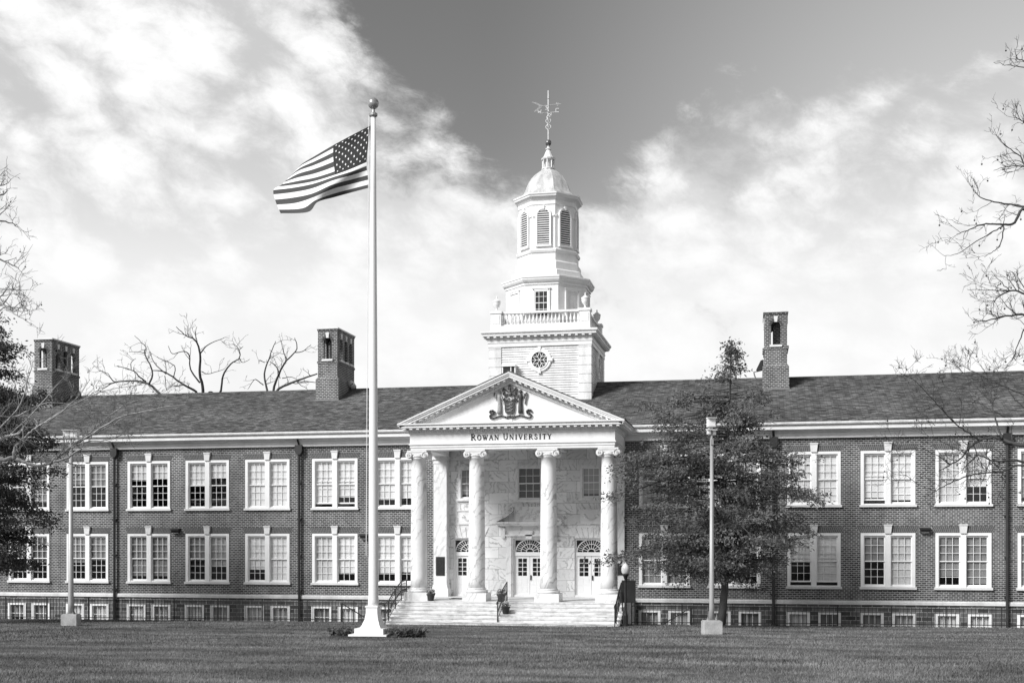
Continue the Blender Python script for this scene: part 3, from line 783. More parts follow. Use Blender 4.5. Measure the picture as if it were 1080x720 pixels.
def crest():
    # state coat of arms relief: shield with three ploughs, helmet and horse head, two robed figures, ribbon
    y = -4.5; cx = 0.0; zb = 10.28
    # photo scale: 11.07 zoom px per photo px, 21.7 px per m -> .00416 m per zoom px, centre at zoom x 383
    k = 1/(11.07*21.6)
    def T(p): return ((p[0]-386)*k, zb + (640-p[1])*k)
    dk, pa, mi = MB(), MB(), MB()
    sh = [T(p) for p in [(318, 410), (435, 410), (436, 500), (428, 548), (400, 566), (377, 574), (352, 566), (324, 548), (316, 500)]]
    dk.prism(sh[::-1], y-.10, y)
    for zz in (445, 482, 520):                                # ploughs
        pa.ribbon([T((340, zz+10)), T((360, zz+14)), T((385, zz-4)), T((412, zz-12))], .028, y-.13, y-.10)
        pa.ribbon([T((365, zz+14)), T((390, zz+12)), T((402, zz+2))], .024, y-.13, y-.10)
    def blobs(mb, lst, d=.07):
        for (px_, py_, rx, rz) in lst:
            X, Z = T((px_, py_)); mb.sphere((X, y-.02, Z), 1, 10, rx*k, d, 1) if False else None
            i0 = len(mb.v); mb.sphere((0, 0, 0), 1, 10); mb.xform(Matrix.Translation((X, y-.03, Z)) @ Matrix.Diagonal((rx*k, d, rz*k, 1)), i0)
    # mantling scrolls round the helmet
    for s in (-1, 1):
        cxp = 378
        for pts, w in (([(20, 310), (50, 285), (75, 262), (85, 290), (65, 315), (80, 335), (60, 355)], .05), ([(30, 330), (55, 345), (80, 320)], .05), ([(25, 400), (60, 420), (75, 395), (60, 380)], .05), ([(35, 350), (60, 375)], .06)):
            dk.ribbon([T((cxp+s*a, b)) for a, b in pts], w, y-.11, y-.01)
        pa.ribbon([T((cxp+s*12, 370)), T((cxp+s*35, 395)), T((cxp+s*60, 372))], .05, y-.10, y-.01)
        pa.ribbon([T((cxp+s*15, 400)), T((cxp+s*45, 420))], .05, y-.10, y-.01)
    blobs(mi, [(378, 330, 26, 30), (376, 300, 18, 22)], .13)     # helmet
    blobs(mi, [(376, 262, 20, 26), (388, 250, 12, 16), (362, 272, 10, 9)], .10)   # horse head
    mi.ribbon([T((360, 240)), T((380, 232)), T((396, 246)), T((400, 270))], .05, y-.12, y-.02)
    # ribbon along the foot with curled ends
    for s in (-1, 1):
        c0 = 386
        pts = [(60, 600), (110, 585), (165, 600), (205, 615), (238, 612), (248, 585), (228, 565), (200, 560), (192, 538), (212, 522), (240, 526), (250, 545)]
        dk.ribbon([T((c0+s*a, b)) for a, b in pts], .085, y-.09, y-.005)
        pa.ribbon([T((c0+s*a, b-9)) for a, b in [(70, 596), (110, 584), (160, 598)]], .018, y-.105, y-.09)
        dk.ribbon([T((c0+s*a, b)) for a, b in [(0, 605), (40, 612), (60, 600)]], .09, y-.09, y-.005)
    pa.ribbon([T((340, 585)), T((386, 576)), T((430, 585))], .05, y-.10, y-.005)
    # half round boss at the foot
    dk2 = MB(); dk2.prism([T((352+0, 650)), *[T((380+28*math.cos(a*math.pi/8), 648-34*math.sin(a*math.pi/8))) for a in range(9)][::-1]][::-1], y-.05, y)
    dk2.build('crest_boss', 'limestone', PED)
    o = dk.build('crest', 'crest_dark', PED)
    pa.build('crest_relief', 'crest_pale', PED); mi.build('crest_helmet', 'crest_mid', PED)
    # robed figures: one continuous relief each
    def figure(xm, flip, mats):
        f = MB()
        prof = [(0, 556, 30), (2, 520, 27), (3, 470, 25), (2, 430, 21), (0, 400, 23), (-1, 370, 27), (0, 345, 26), (0, 333, 14), (0, 325, 10), (0, 318, 16), (0, 305, 19), (0, 292, 16), (0, 284, 6)]
        n = 14; vs = []; fs = []
        for (dx, pz, hw) in prof:
            X, Z = T((xm+dx*flip, pz))
            for j in range(n):
                a = 2*math.pi*j/n; vs.append((X+hw*k*math.cos(a), y-.05+min(.09, hw*k*.8)*math.sin(a), Z))
        for i in range(len(prof)-1):
            for j in range(n): fs.append((i*n+j, i*n+(j+1) % n, (i+1)*n+(j+1) % n, (i+1)*n+j))
        fs += [tuple(reversed(range(n))), tuple(range((len(prof)-1)*n, len(prof)*n))]
        f.add(vs, fs)
        f.tube([Vector((T((xm-flip*22, 355))[0], y-.07, T((0, 355))[1])), Vector((T((xm-flip*50, 385))[0], y-.08, T((0, 385))[1])), Vector((T((xm-flip*44, 330))[0], y-.09, T((0, 330))[1]))], [.035, .03, .024], 8)
        f.tube([Vector((T((xm+flip*22, 355))[0], y-.07, T((0, 355))[1])), Vector((T((xm+flip*40, 400))[0], y-.09, T((0, 400))[1])), Vector((T((xm+flip*30, 430))[0], y-.1, T((0, 430))[1]))], [.035, .03, .024], 8)
        f.build('crest_figure', mats, PED, smooth=True)
        st = MB()
        if flip > 0: st.ribbon([T((xm-58, 360)), T((xm-62, 335)), T((xm-58, 310))], .05, y-.10, y)
        else: st.ribbon([T((xm+40, 350)), T((xm+72, 320)), T((xm+74, 350)), T((xm+60, 400)), T((xm+52, 450))], .045, y-.10, y)
        st.build('crest_attribute', 'crest_mid', PED)
    figure(252, 1, 'crest_pale'); figure(505, -1, 'crest_dark')
crest()

# porch doors and windows ---------------------------------------------------------
def door():
    hw = .87; h = 4.53-ZP
    fr = MB(); y0, y1 = .10, .22
    fr.box(-hw, -hw+.09, y0, y1, 0, h); fr.box(hw-.09, hw, y0, y1, 0, h); fr.box(-hw+.09, hw-.09, y0, y1, h-.1, h)
    fr.box(-hw+.09, hw-.09, y0-.03, y1, 2.16, 2.36); fr.box(-hw, hw, 0.02, .38, 0, .10)
    d = fr.build('door', 'window_white', B)
    for s in (-1, 1):
        lf = MB(); a, b = (-.78, -.008) if s < 0 else (.008, .78); ya, yb = .14, .19
        gx0, gx1, gz0, gz1 = a+.15, b-.15, 1.10, 2.02
        lf.box(a, gx0, ya, yb, .10, 2.155); lf.box(gx1, b, ya, yb, .10, 2.155); lf.box(gx0, gx1, ya, yb, .10, gz0); lf.box(gx0, gx1, ya, yb, gz1, 2.155)
        lf.box((gx0+gx1)/2-.017, (gx0+gx1)/2+.017, ya+.005, yb-.005, gz0, gz1)
        for j in (1, 2, 3):
            z = gz0+(gz1-gz0)*j/4
            lf.box(gx0, (gx0+gx1)/2-.017, ya+.008, yb-.008, z-.015, z+.015); lf.box((gx0+gx1)/2+.017, gx1, ya+.008, yb-.008, z-.015, z+.015)
        for (za, zb_) in ((.24, .52), (.62, .98)):          # raised panels
            lf.box(a+.12, a+.35, ya-.012, ya, za, zb_); lf.box(b-.35, b-.12, ya-.012, ya, za, zb_)
        lf.build('door_leaf', 'window_white', d)
    g = MB().box(-.66, -.14, .163, .168, 1.08, 2.04).box(.14, .66, .163, .168, 1.08, 2.04); g.build('door_glass', 'glass', d)
    MB().box(.03, .09, .09, .14, .88, 1.14).tube([(.06, .09, .92), (.06, .05, .96), (.06, .05, 1.08), (.06, .09, 1.12)], .014, 6).build('handle', 'dark_iron', d)
    # fanlight
    fw, fh = .76, .66; zb = 2.37
    pane(-.78, .78, zb-.005, h-.095, .19).build('fanlight_glass', 'glass', d)
    fl = MB()
    for r, w in ((1.0, .05), (.62, .03), (.25, .04)):
        fl.ribbon([(fw*r*math.cos(math.pi*i/20), zb+fh*r*math.sin(math.pi*i/20)) for i in range(21)], w, .13, .17)
    for i in range(1, 8):
        a = math.pi*i/8; fl.ribbon([(fw*.25*math.cos(a), zb+fh*.25*math.sin(a)), (fw*math.cos(a), zb+fh*math.sin(a))], .026, .135, .165)
    for i in range(8):
        a = math.pi*(i+.5)/8; fl.ribbon([(fw*.62*math.cos(a), zb+fh*.62*math.sin(a)), (fw*math.cos(a), zb+fh*math.sin(a))], .02, .137, .163)
    fl.build('fanlight', 'window_white', d)
    return d
d0 = door()
for i, (c, _) in enumerate(D2):
    o = d0 if i == 0 else dup(d0, B)
    o.location = (c, YW, ZP)
def porch_window(c, hw, z0, z1, sill):
    fr = MB(); H = z1-z0
    fr.box(-hw, -hw+.13, -.05, .12, 0, H); fr.box(hw-.13, hw, -.05, .12, 0, H); fr.box(-hw+.13, hw-.13, -.05, .12, H-.13, H); fr.box(-hw+.13, hw-.13, -.03, .12, 0, .06)
    w = fr.build('porch_window', 'marble_plain', B, (c, YW, z0))
    sash_mesh(-hw+.13, hw-.13, .06, H-.13, 0, 3, 2, .05).build('sash', 'window_white', w)
    pane(-hw+.13, hw-.13, .06, H-.13, .115).build('glass', 'glass', w)
    MB().box(-hw-.08, hw+.08, -.12, .05, -.10, -.002).build('sill', 'marble_plain', w)
    if sill: pane(-hw+.14, hw-.14, .25, H-.14, .19).build('blind', blind_tone(.48), w)
porch_window(-3.29, .58, 6.62, 8.36, True); porch_window(0, .74, 6.55, 8.40, False); porch_window(3.29, .58, 6.62, 8.36, True)
def door_surround():
    mb = MB(); y = YW-.003
    z = 4.53
    for s in (-1, 1):
        mb.box(min(s*.95, s*1.25), max(s*.95, s*1.25), y-.12, y, ZP, z+.12); mb.box(min(s*.87, s*.95), max(s*.87, s*.95), y-.05, y, ZP, z)
        mb.prism([(s*1.28, z+.02), (s*1.50, z+.02), (s*1.50, z+.55), (s*1.28, z+.55)][::s], y-.22, y)
    mb.box(-1.32, 1.32, y-.20, y, z+.12, z+.20); mb.box(-1.28, 1.28, y-.06, y, z+.20, z+.62)
    mb.box(-1.25, 1.25, y-.06, y, z, z+.12)
    mb.prism([(-.16, z-.04), (.16, z-.04), (.22, z+.4), (-.22, z+.4)], y-.2, y)
    zc_ = z+.62
    mb.box(-1.52, 1.52, y-.20, y, zc_, zc_+.07); mb.box(-1.74, 1.74, y-.44, y, zc_+.07, zc_+.16); mb.box(-1.80, 1.80, y-.50, y, zc_+.16, zc_+.25)
    for s in (-1, 1):                                        # broken pediment scrolls
        mb.ribbon([(s*1.76, zc_+.30), (s*1.35, zc_+.50), (s*1.02, zc_+.70), (s*.90, zc_+.82), (s*.88, zc_+.98), (s*.98, zc_+1.02)][::s], .13, y-.42, y)
    o = mb.build('door_surround', 'marble_plain', B)
    pn = MB().box(-.80, .80, y-.10, y, zc_+.27, zc_+.98); pn.box(-.88, .88, y-.16, y, zc_+.98, zc_+1.06)
    for i in range(26):
        pn.sphere((random.uniform(-.68, .68), y-.10, zc_+random.uniform(.40, .88)), random.uniform(.05, .10), 6, 1, .4, .8)
    pn.build('carved_panel', 'marble_plain', o)
    for s in (-1, 1):
        c = s*3.29
        rp = MB().box(c-.56, c+.56, y-.04, y, 5.28, 5.98); rp.box(c-.62, c+.62, y-.08, y, 5.98, 6.05)
        rp.ribbon([(c+.26*math.cos(math.pi+a*math.pi/10), 5.72+.22*math.sin(math.pi+a*math.pi/10)) for a in range(11)], .07, y-.09, y-.04)
        for q in (-1, 1): rp.sphere((c+q*.34, y-.05, 5.72), .09, 8, 1, .5, 1)
        rp.build('carved_panel', 'marble_plain', o)
        vs = MB()
        for i in range(-3, 4):
            a = i*.17; vs.prism([(c+i*.235-.11, 4.545), (c+i*.235+.11, 4.545), (c+i*.235*1.35+.13, 5.10), (c+i*.235*1.35-.13, 5.10)], y-.03-.004*(i % 2), y)
        vs.build('voussoirs', 'marble_plain', o)
door_surround()
def steps():
    mb = MB(); n = 6; r = (ZP-.42)/n
    for i in range(n):
        yf = -7.25+.42*i; mb.box(-5.62, 5.62, yf, -4.9 if i == n-1 else yf+.46, -.5 if i == 0 else .42+r*i-.02, .42+r*(i+1))
        mb.box(-5.64, 5.64, yf-.025, yf-.001, .42+r*(i+1)-.05, .42+r*(i+1)-.004)
    mb.box(-5.6, 5.6, -4.9, YW-.01, -.5, ZP-.0)
    mb.build('front_steps', 'marble_step', B)
steps()

# the tower ---------------------------------------------------------------------
def tower():
    cy = 6.35; hw = 2.855; z0, z1 = 10.6, 15.60
    mb = MB(); hb = .135; n = int((z1-z0)/hb)
    for i in range(n):
        za = z0+i*hb; zb = za+hb; o_ = .045
        a = hw-.03
        ring0 = [(-a-o_, cy-a-o_), (a+o_, cy-a-o_), (a+o_, cy+a+o_), (-a-o_, cy+a+o_)]; ring1 = [(-a, cy-a), (a, cy-a), (a, cy+a), (-a, cy+a)]
        vs = [(x, y, za) for x, y in ring0]+[(x, y, zb) for x, y in ring1]+[(x, y, za) for x, y in ring1]
        mb.add(vs, [(0, 1, 5, 4), (1, 2, 6, 5), (2, 3, 7, 6), (3, 0, 4, 7), (0, 8, 9, 1), (1, 9, 10, 2), (2, 10, 11, 3), (3, 11, 8, 0)])
    T = mb.build('tower', 'weathered_white', B)
    h = .50
    for sx in (-1, 1):
        for sy in (-1, 1):
            qn = MB(); z = z0
            while z < z1-.05:
                zt = min(z+h-.035, z1)
                x0, x1 = sorted((sx*(hw+.045), sx*(hw-.68))); y0, y1 = sorted((cy+sy*(hw+.045), cy+sy*(hw-.68)))
                qn.box(x0, x1, y0, y1, z, zt)
                x0, x1 = sorted((sx*(hw+.015), sx*(hw-.66))); y0, y1 = sorted((cy+sy*(hw+.015), cy+sy*(hw-.66)))
                qn.box(x0, x1, y0, y1, zt, zt+.035)
                z += h
            qn.build('corner_quoins', 'weathered_white', T)
    # round windows on four faces
    def oculus():
        r = MB(); m = 32
        def ring(ri, ro, y0, y1):
            for i in range(m):
                a, b = 2*math.pi*i/m, 2*math.pi*(i+1)/m
                r.prism([(ri*math.cos(b), ri*math.sin(b)), (ri*math.cos(a), ri*math.sin(a)), (ro*math.cos(a), ro*math.sin(a)), (ro*math.cos(b), ro*math.sin(b))][::-1], y0, y1)
        ring(.46, .63, -.08, .02); ring(.44, .50, -.11, .0); ring(.63, .67, -.05, .02)
        for a in range(4):
            i0 = len(r.v); r.prism([(-.06, .50), (.06, .50), (.085, .74), (-.085, .74)], -.12, .02); r.xform(Matrix.Rotation(a*math.pi/2, 4, 'Y'), i0)
        o = r.build('round_window', 'window_white', T)
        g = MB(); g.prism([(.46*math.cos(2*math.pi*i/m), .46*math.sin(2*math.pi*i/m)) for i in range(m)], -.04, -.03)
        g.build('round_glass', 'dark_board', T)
        mu = MB()
        for i in range(6):
            a = math.pi/2+i*math.pi/3; b = a+math.pi/6; b2 = a-math.pi/6
            mu.ribbon([(.46*math.cos(a), .46*math.sin(a)), (.20*math.cos(b), .20*math.sin(b))], .028, -.07, -.041)
            mu.ribbon([(.46*math.cos(a), .46*math.sin(a)), (.20*math.cos(b2), .20*math.sin(b2))], .028, -.072, -.042)
            mu.ribbon([(.0, 0), (.20*math.cos(b), .20*math.sin(b))], .024, -.069, -.043); mu.ribbon([(.20*math.cos(b), .20*math.sin(b)), (.46*math.cos(b), .46*math.sin(b))], .022, -.068, -.044)
        mu.lathe([(.001, 0), (.07, 0), (.07, .04), (.001, .04)], (0, 0, 0), 12)
        mu.xform(Matrix.Identity(4))
        mm = mu.build('round_muntins', 'window_white', T)
        return o, T.children[-2], mm
    parts = oculus()
    parts = [c for c in T.children if c.name.startswith('round')]
    faces = [((0, cy-hw, 14.42), 0), ((hw, cy, 14.42), math.pi/2), ((-hw, cy, 14.42), -math.pi/2), ((0, cy+hw, 14.42), math.pi)]
    for i, (loc, rz) in enumerate(faces):
        for p in parts:
            q = p if i == 0 else dup(p, T)
            q.location = loc; q.rotation_euler = (0, 0, rz)
    # small roof hatch in front of the tower foot
    ht = MB().box(-2.0, -1.36, cy-hw-.36, cy-hw-.33, 12.9, 14.06); ht.build('roof_hatch', 'dark_board', T)
    hh = MB().box(-2.07, -1.29, cy-hw-.45, cy-hw-.03, 14.06, 14.18).box(-2.06, -2.0, cy-hw-.37, cy-hw-.04, 12.6, 14.058).box(-1.36, -1.30, cy-hw-.37, cy-hw-.04, 12.6, 14.058).box(-1.58, -1.53, cy-hw-.39, cy-hw-.362, 12.9, 14.057)
    hh.build('hatch_frame', 'window_white', T)
    c = MB()
    def sq(a, z0, z1): c.box(-a, a, cy-a, cy+a, z0, z1)
    sq(hw+.07, 15.20, 15.42); sq(hw+.10, 15.42, 15.50); sq(hw+.08, 15.50, 15.70)
    sq(hw+.34, 15.78, 15.90); sq(hw+.38, 15.90, 15.95); sq(hw+.42, 15.95, 16.05); sq(hw+.16, 15.70, 15.78)
    sq(hw-.05, 16.05, 16.40); sq(hw, 16.05, 16.14)
    c.build('tower_cornice', 'white_paint', T)
    md = MB(); n = 16
    for i in range(n):
        u = (hw+.2)*(2*(i+.5)/n-1); md.box(u-.075, u+.075, -hw-.31, -hw-.161, 15.69, 15.778)
    md.box(-hw-.15, hw+.15, -hw-.166, -hw-.1605, 15.70, 15.77)
    m0 = md.build('tower_modillions', 'white_paint', T, (0, cy, 0))
    for k in (1, 2, 3): dup(m0, T, (0, cy, 0), (0, 0, k*math.pi/2))
    # balustrade
    b = MB(); a = hw-.06; pw = .58
    for sx in (-1, 1):
        for sy in (-1, 1):
            cx_, cy_ = sx*(a-pw/2), cy+sy*(a-pw/2)
            b.box(cx_-pw/2, cx_+pw/2, cy_-pw/2, cy_+pw/2, 16.40, 17.10); b.box(cx_-pw/2-.05, cx_+pw/2+.05, cy_-pw/2-.05, cy_+pw/2+.05, 17.10, 17.24)
            b.box(cx_-pw/2+.08, cx_+pw/2-.08, cy_-pw/2-.02, cy_+pw/2+.02, 16.52, 17.0)
    for s in (-1, 1):
        e = a-pw
        for (x0, x1, y0, y1) in ((-e, e, cy+s*(a-.29)-.13, cy+s*(a-.29)+.13),):
            b.box(x0, x1, y0, y1, 17.10, 17.22); b.box(x0, x1, y0+.02, y1-.02, 16.40, 16.50)
        x0, x1 = s*(a-.29)-.13, s*(a-.29)+.13
        b.box(x0, x1, cy-e, cy+e, 17.10, 17.22); b.box(x0+.02, x1-.02, cy-e, cy+e, 16.40, 16.50)
        n = 21; pr = [(.03, 16.50), (.055, 16.53), (.03, 16.58), (.065, 16.68), (.068, 16.75), (.035, 16.92), (.03, 17.0), (.055, 17.05), (.05, 17.10)]
        for i in range(n):
            u = -e+2*e*(i+.5)/n
            b.lathe(pr, (u, cy+s*(a-.29), 0), 8); b.lathe(pr, (s*(a-.29), cy+u, 0), 8)
    b.build('balustrade', 'white_paint', T)
    u = MB().lathe([(.14, 0), (.14, .06), (.06, .10), (.05, .18), (.10, .24), (.20, .36), (.245, .52), (.24, .62), (.265, .65), (.265, .69), (.20, .71), (.14, .78), (.05, .84), (.03, .90), (.05, .94), (.03, .99), (.005, 1.03)], (0, 0, 0), 18)
    u0 = u.build('urn', 'white_paint', T, smooth=True); first_ = True
    for sx in (-1, 1):
        for sy in (-1, 1):
            o = u0 if first_ else dup(u0, T); first_ = False
            o.location = (sx*(a-pw/2), cy+sy*(a-pw/2), 17.24); o.scale = (.88, .88, .88)
    ct = (0, cy, 0)
    MB().oct([(2.30, 16.38), (2.30, 18.72), (2.36, 18.74), (2.36, 18.84), (2.46, 18.90), (2.52, 19.0), (2.52, 19.06), (2.56, 19.10), (2.56, 19.18), (2.1, 19.32)], ct).build('octagon_stage', 'white_paint', T)
    MB().oct([(1.98, 19.22), (1.98, 19.62), (1.93, 19.66), (1.80, 19.72), (1.80, 20.12), (1.77, 20.16), (1.66, 20.22), (1.66, 20.66), (1.72, 20.68), (1.76, 20.78), (1.76, 20.84), (1.62, 20.92)], ct).build('octagon_base', 'white_paint', T)
    ap = 1.60
    MB().oct([(ap, 20.88), (ap, 23.38), (ap+.04, 23.40), (ap+.04, 23.62), (ap+.10, 23.70), (ap+.14, 23.74), (ap+.24, 23.82), (ap+.26, 23.90), (ap+.30, 23.94), (ap+.30, 24.02), (1.3, 24.14)], ct).build('belfry', 'white_paint', T)
    pil = MB()
    for i in range(8):
        an = math.pi/8+i*math.pi/4; r = ap/math.cos(math.pi/8)
        i0 = len(pil.v); pil.box(-.09, .09, -.09, .09, 20.9, 23.38); pil.xform(Matrix.Translation((r*math.cos(an)*.985, cy+r*math.sin(an)*.985, 0)) @ Matrix.Rotation(an, 4, 'Z'), i0)
    # louvres
    hwid = .345; zs = 22.78; zb = 21.12
    lv = MB(); n = 14
    arc = [(hwid*math.cos(math.pi*i/14), zs+hwid*math.sin(math.pi*i/14)) for i in range(15)]
    lv.prism([(-hwid, zb), (hwid, zb)]+arc, -.012, .0)  # opaque dark sheet on the solid wall, standing in for shade behind the slats
    fr = MB(); out = [(-hwid-.05, zb-.05), (-hwid-.05, zs)] + [((hwid+.05)*math.cos(math.pi*(14-i)/14), zs+(hwid+.05)*math.sin(math.pi*(14-i)/14)) for i in range(15)] + [(hwid+.05, zb-.05)]
    fr.ribbon(out, .10, -.12, .03); fr.ribbon([(-hwid-.1, zb-.06), (hwid+.1, zb-.06)], .09, -.15, .03)
    fr.prism([(-.05, zs+hwid-.02), (.05, zs+hwid-.02), (.08, zs+hwid+.2), (-.08, zs+hwid+.2)], -.15, .03)
    for s in (-1, 1): fr.box(min(s*.39, s*.62), max(s*.39, s*.62), -.06, .03, zs-.06, zs+.02)
    z = zb+.03
    while z < zs+hwid-.05:
        w = hwid if z+.05 <= zs else math.sqrt(max(0, hwid**2-(z+.05-zs)**2))
        if w > .06: fr.add([(-w, -.10, z), (w, -.10, z), (w, -.02, z+.03), (-w, -.02, z+.03), (-w, -.10, z+.045), (w, -.10, z+.045), (w, -.02, z+.075), (-w, -.02, z+.075)], [(0, 1, 5, 4), (3, 2, 1, 0), (4, 5, 6, 7), (2, 3, 7, 6), (0, 4, 7, 3), (1, 2, 6, 5)])
        z += .125
    l0 = lv.build('louvre_shade_panel', 'dark_board', T); f0 = fr.build('louvre', 'window_white', T)
    for i in range(8):
        an = i*math.pi/4
        for base in (l0, f0):
            o = base if i == 0 else dup(base, T)
            o.rotation_euler = (0, 0, an); o.location = (ap*math.sin(an), cy-ap*math.cos(an), 0)
    # windows of the octagon stage: one glazed in front, blind panels elsewhere
    for i in range(8):
        an = i*math.pi/4; loc = (2.30*math.sin(an), cy-2.30*math.cos(an), 17.0)
        w = MB(); w.ribbon([(-.44, 0), (-.44, 1.44), (.44, 1.44), (.44, 0)], .09, -.07, .02); w.box(-.53, .53, -.10, .02, 1.49, 1.55)
        if i % 4 == 0:
            w.xform(Matrix.Identity(4)); 
            for q in (-.13, .13): w.box(q-.010, q+.010, -.045, -.012, 0, 1.395)
            for q in (.35, .70, 1.05): w.box(-.395, .395, -.043, -.014, q-.010-.01*(q == .7), q+.010+.01*(q == .7))
            w.box(-.395, -.33, -.05, -.01, 0, 1.395); w.box(.33, .395, -.05, -.01, 0, 1.395); w.box(-.33, .33, -.05, -.01, 1.33, 1.395)
        w.build('stage_window', 'window_white', T, loc, rot=(0, 0, an))
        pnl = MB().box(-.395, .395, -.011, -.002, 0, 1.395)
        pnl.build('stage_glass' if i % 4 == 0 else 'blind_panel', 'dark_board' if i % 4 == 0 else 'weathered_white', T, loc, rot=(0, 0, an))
    dome = [(1.62, 24.02), (1.50, 24.16), (1.36, 24.32), (1.27, 24.5), (1.20, 24.72), (1.09, 25.0), (.93, 25.28), (.72, 25.52), (.50, 25.70), (.36, 25.80), (.34, 25.86)]
    MB().oct(dome, ct).build('dome', 'dome_metal', T)
    lt = MB().lathe([(.40, 25.84), (.40, 25.90), (.20, 25.92), (.20, 26.38), (.40, 26.40), (.42, 26.48), (.34, 26.52), (.26, 26.64), (.17, 26.86), (.10, 26.98), (.17, 27.02), (.17, 27.06), (.06, 27.12), (.05, 27.24)], ct, 12)
    for i in range(8):
        a_ = i*math.pi/4; lt.tube([(.33*math.cos(a_), cy+.33*math.sin(a_), 25.9), (.33*math.cos(a_), cy+.33*math.sin(a_), 26.41)], .045, 6)
    lt.build('lantern', 'weathered_white', T)
    MB().sphere((0, cy, 27.40), .185, 16).build('finial_ball', 'ball_metal', T, smooth=True)
    v = MB(); v.tube([(0, cy, 27.55), (0, cy, 30.42)], .04, 8)
    v.lathe([(.001, 29.9), (.075, 29.96), (.001, 30.05)], ct, 8); v.lathe([(.001, 29.1), (.08, 29.2), (.001, 29.3)], ct, 8)
    for s in (-1, 1):                                        # wrought scrolls on the rod
        for (za, zb2, rr) in ((28.15, 28.5, .15), (28.5, 28.85, .15), (28.8, 29.0, .10)):
            pts = [Vector((s*(rr*math.sin(math.pi*i/8)), cy, za+(zb2-za)*i/8)) for i in range(9)]
            v.tube(pts, .022, 5); v.tube([Vector((q.y*0+(q.x)*0, cy+q.x, q.z)) for q in pts], .022, 5)
    for i, (dx, dy) in enumerate(((1, 0), (-1, 0), (0, 1), (0, -1))):   # compass arms
        v.tube([(0, cy, 29.15), (dx*.48, cy+dy*.48, 29.15)], .018, 5)
        i0 = len(v.v)
        v.ribbon({0: [(.1, -.1), (-.08, -.1), (-.08, .1), (.1, .1)], 1: [(-.1, .1), (-.05, -.1), (0, .05), (.05, -.1), (.1, .1)], 2: [(-.08, -.1), (-.08, .1), (.08, -.1), (.08, .1)], 3: [(.08, .1), (-.08, .08), (.08, -.08), (-.08, -.1)]}[i], .03, -.015, .015)
        v.xform(Matrix.Translation((dx*.52, cy+dy*.52, 29.25)), i0)
    va = MB()
    va.ribbon([(-.62, 0), (.72, 0)], .045, -.02, .02); va.prism([(.55, -.10), (.85, 0), (.55, .10)], -.015, .015)
    va.ribbon([(-.80, .22), (-.42, 0), (-.80, -.22)], .06, -.015, .015); va.ribbon([(-.98, .26), (-.6, .05)], .05, -.014, .014); va.ribbon([(-.98, -.26), (-.6, -.05)], .05, -.014, .014); va.ribbon([(-.80, .22), (-.98, .26)], .05, -.013, .013); va.ribbon([(-.8, -.22), (-.98, -.26)], .05, -.013, .013)
    va.prism([(-.6, -.12), (-.3, 0), (-.6, .12)], -.012, .012)
    v.build('weathervane_rod', 'vane_metal', T)
    va.build('weathervane', 'vane_metal', T, (0, cy, 29.58), rot=(0, R(-14), R(35)))
tower()

# ------------------------------------------------------------------ things round the building
def flagpole():
    x, y = -13.25, 40.4; z = lawn_z(x, y)
    o = empty('flagpole', (x, y, z), 'tall white flagpole with a ball finial on a stepped white base', 'flagpole')
    b = MB(); b.box(-.70, .70, -.70, .70, -.25, .13); b.box(-.53, .53, -.53, .53, .13, .33)
    b.lathe([(.40*1.414, .33), (.33*1.414, .42), (.25*1.414, .62), (.215*1.414, .85), (.21*1.414, 1.05), (.235*1.414, 1.06), (.235*1.414, 1.12), (.2, 1.13)], (0, 0, 0), 4, math.pi/4)
    b.build('base', 'pole_paint', o)
    p = MB().lathe([(.19, 1.0), (.19, 1.3), (.175, 1.45), (.16, 6), (.135, 11), (.105, 16), (.085, 18.53)], (0, 0, 0), 18)
    p.build('pole', 'pole_paint', o, smooth=True)
    t = MB().lathe([(.085, 18.48), (.15, 18.54), (.15, 18.62), (.07, 18.66), (.05, 18.80)], (0, 0, 0), 14); t.build('truck', 'finial_metal', o)
    MB().sphere((0, 0, 18.98), .20, 18).build('finial', 'finial_metal', o, smooth=True)
    MB().tube([(-.13, -.1, 18.53), (-.19, -.12, 10), (-.22, -.14, 3.2)], .012, 5).build('halyard', 'flag_white', o)
    MB().box(-.24, -.19, -.16, -.12, 2.9, 3.3).build('cleat', 'galvanised', o)
    return x, y, z
FX, FY, FZ = flagpole()
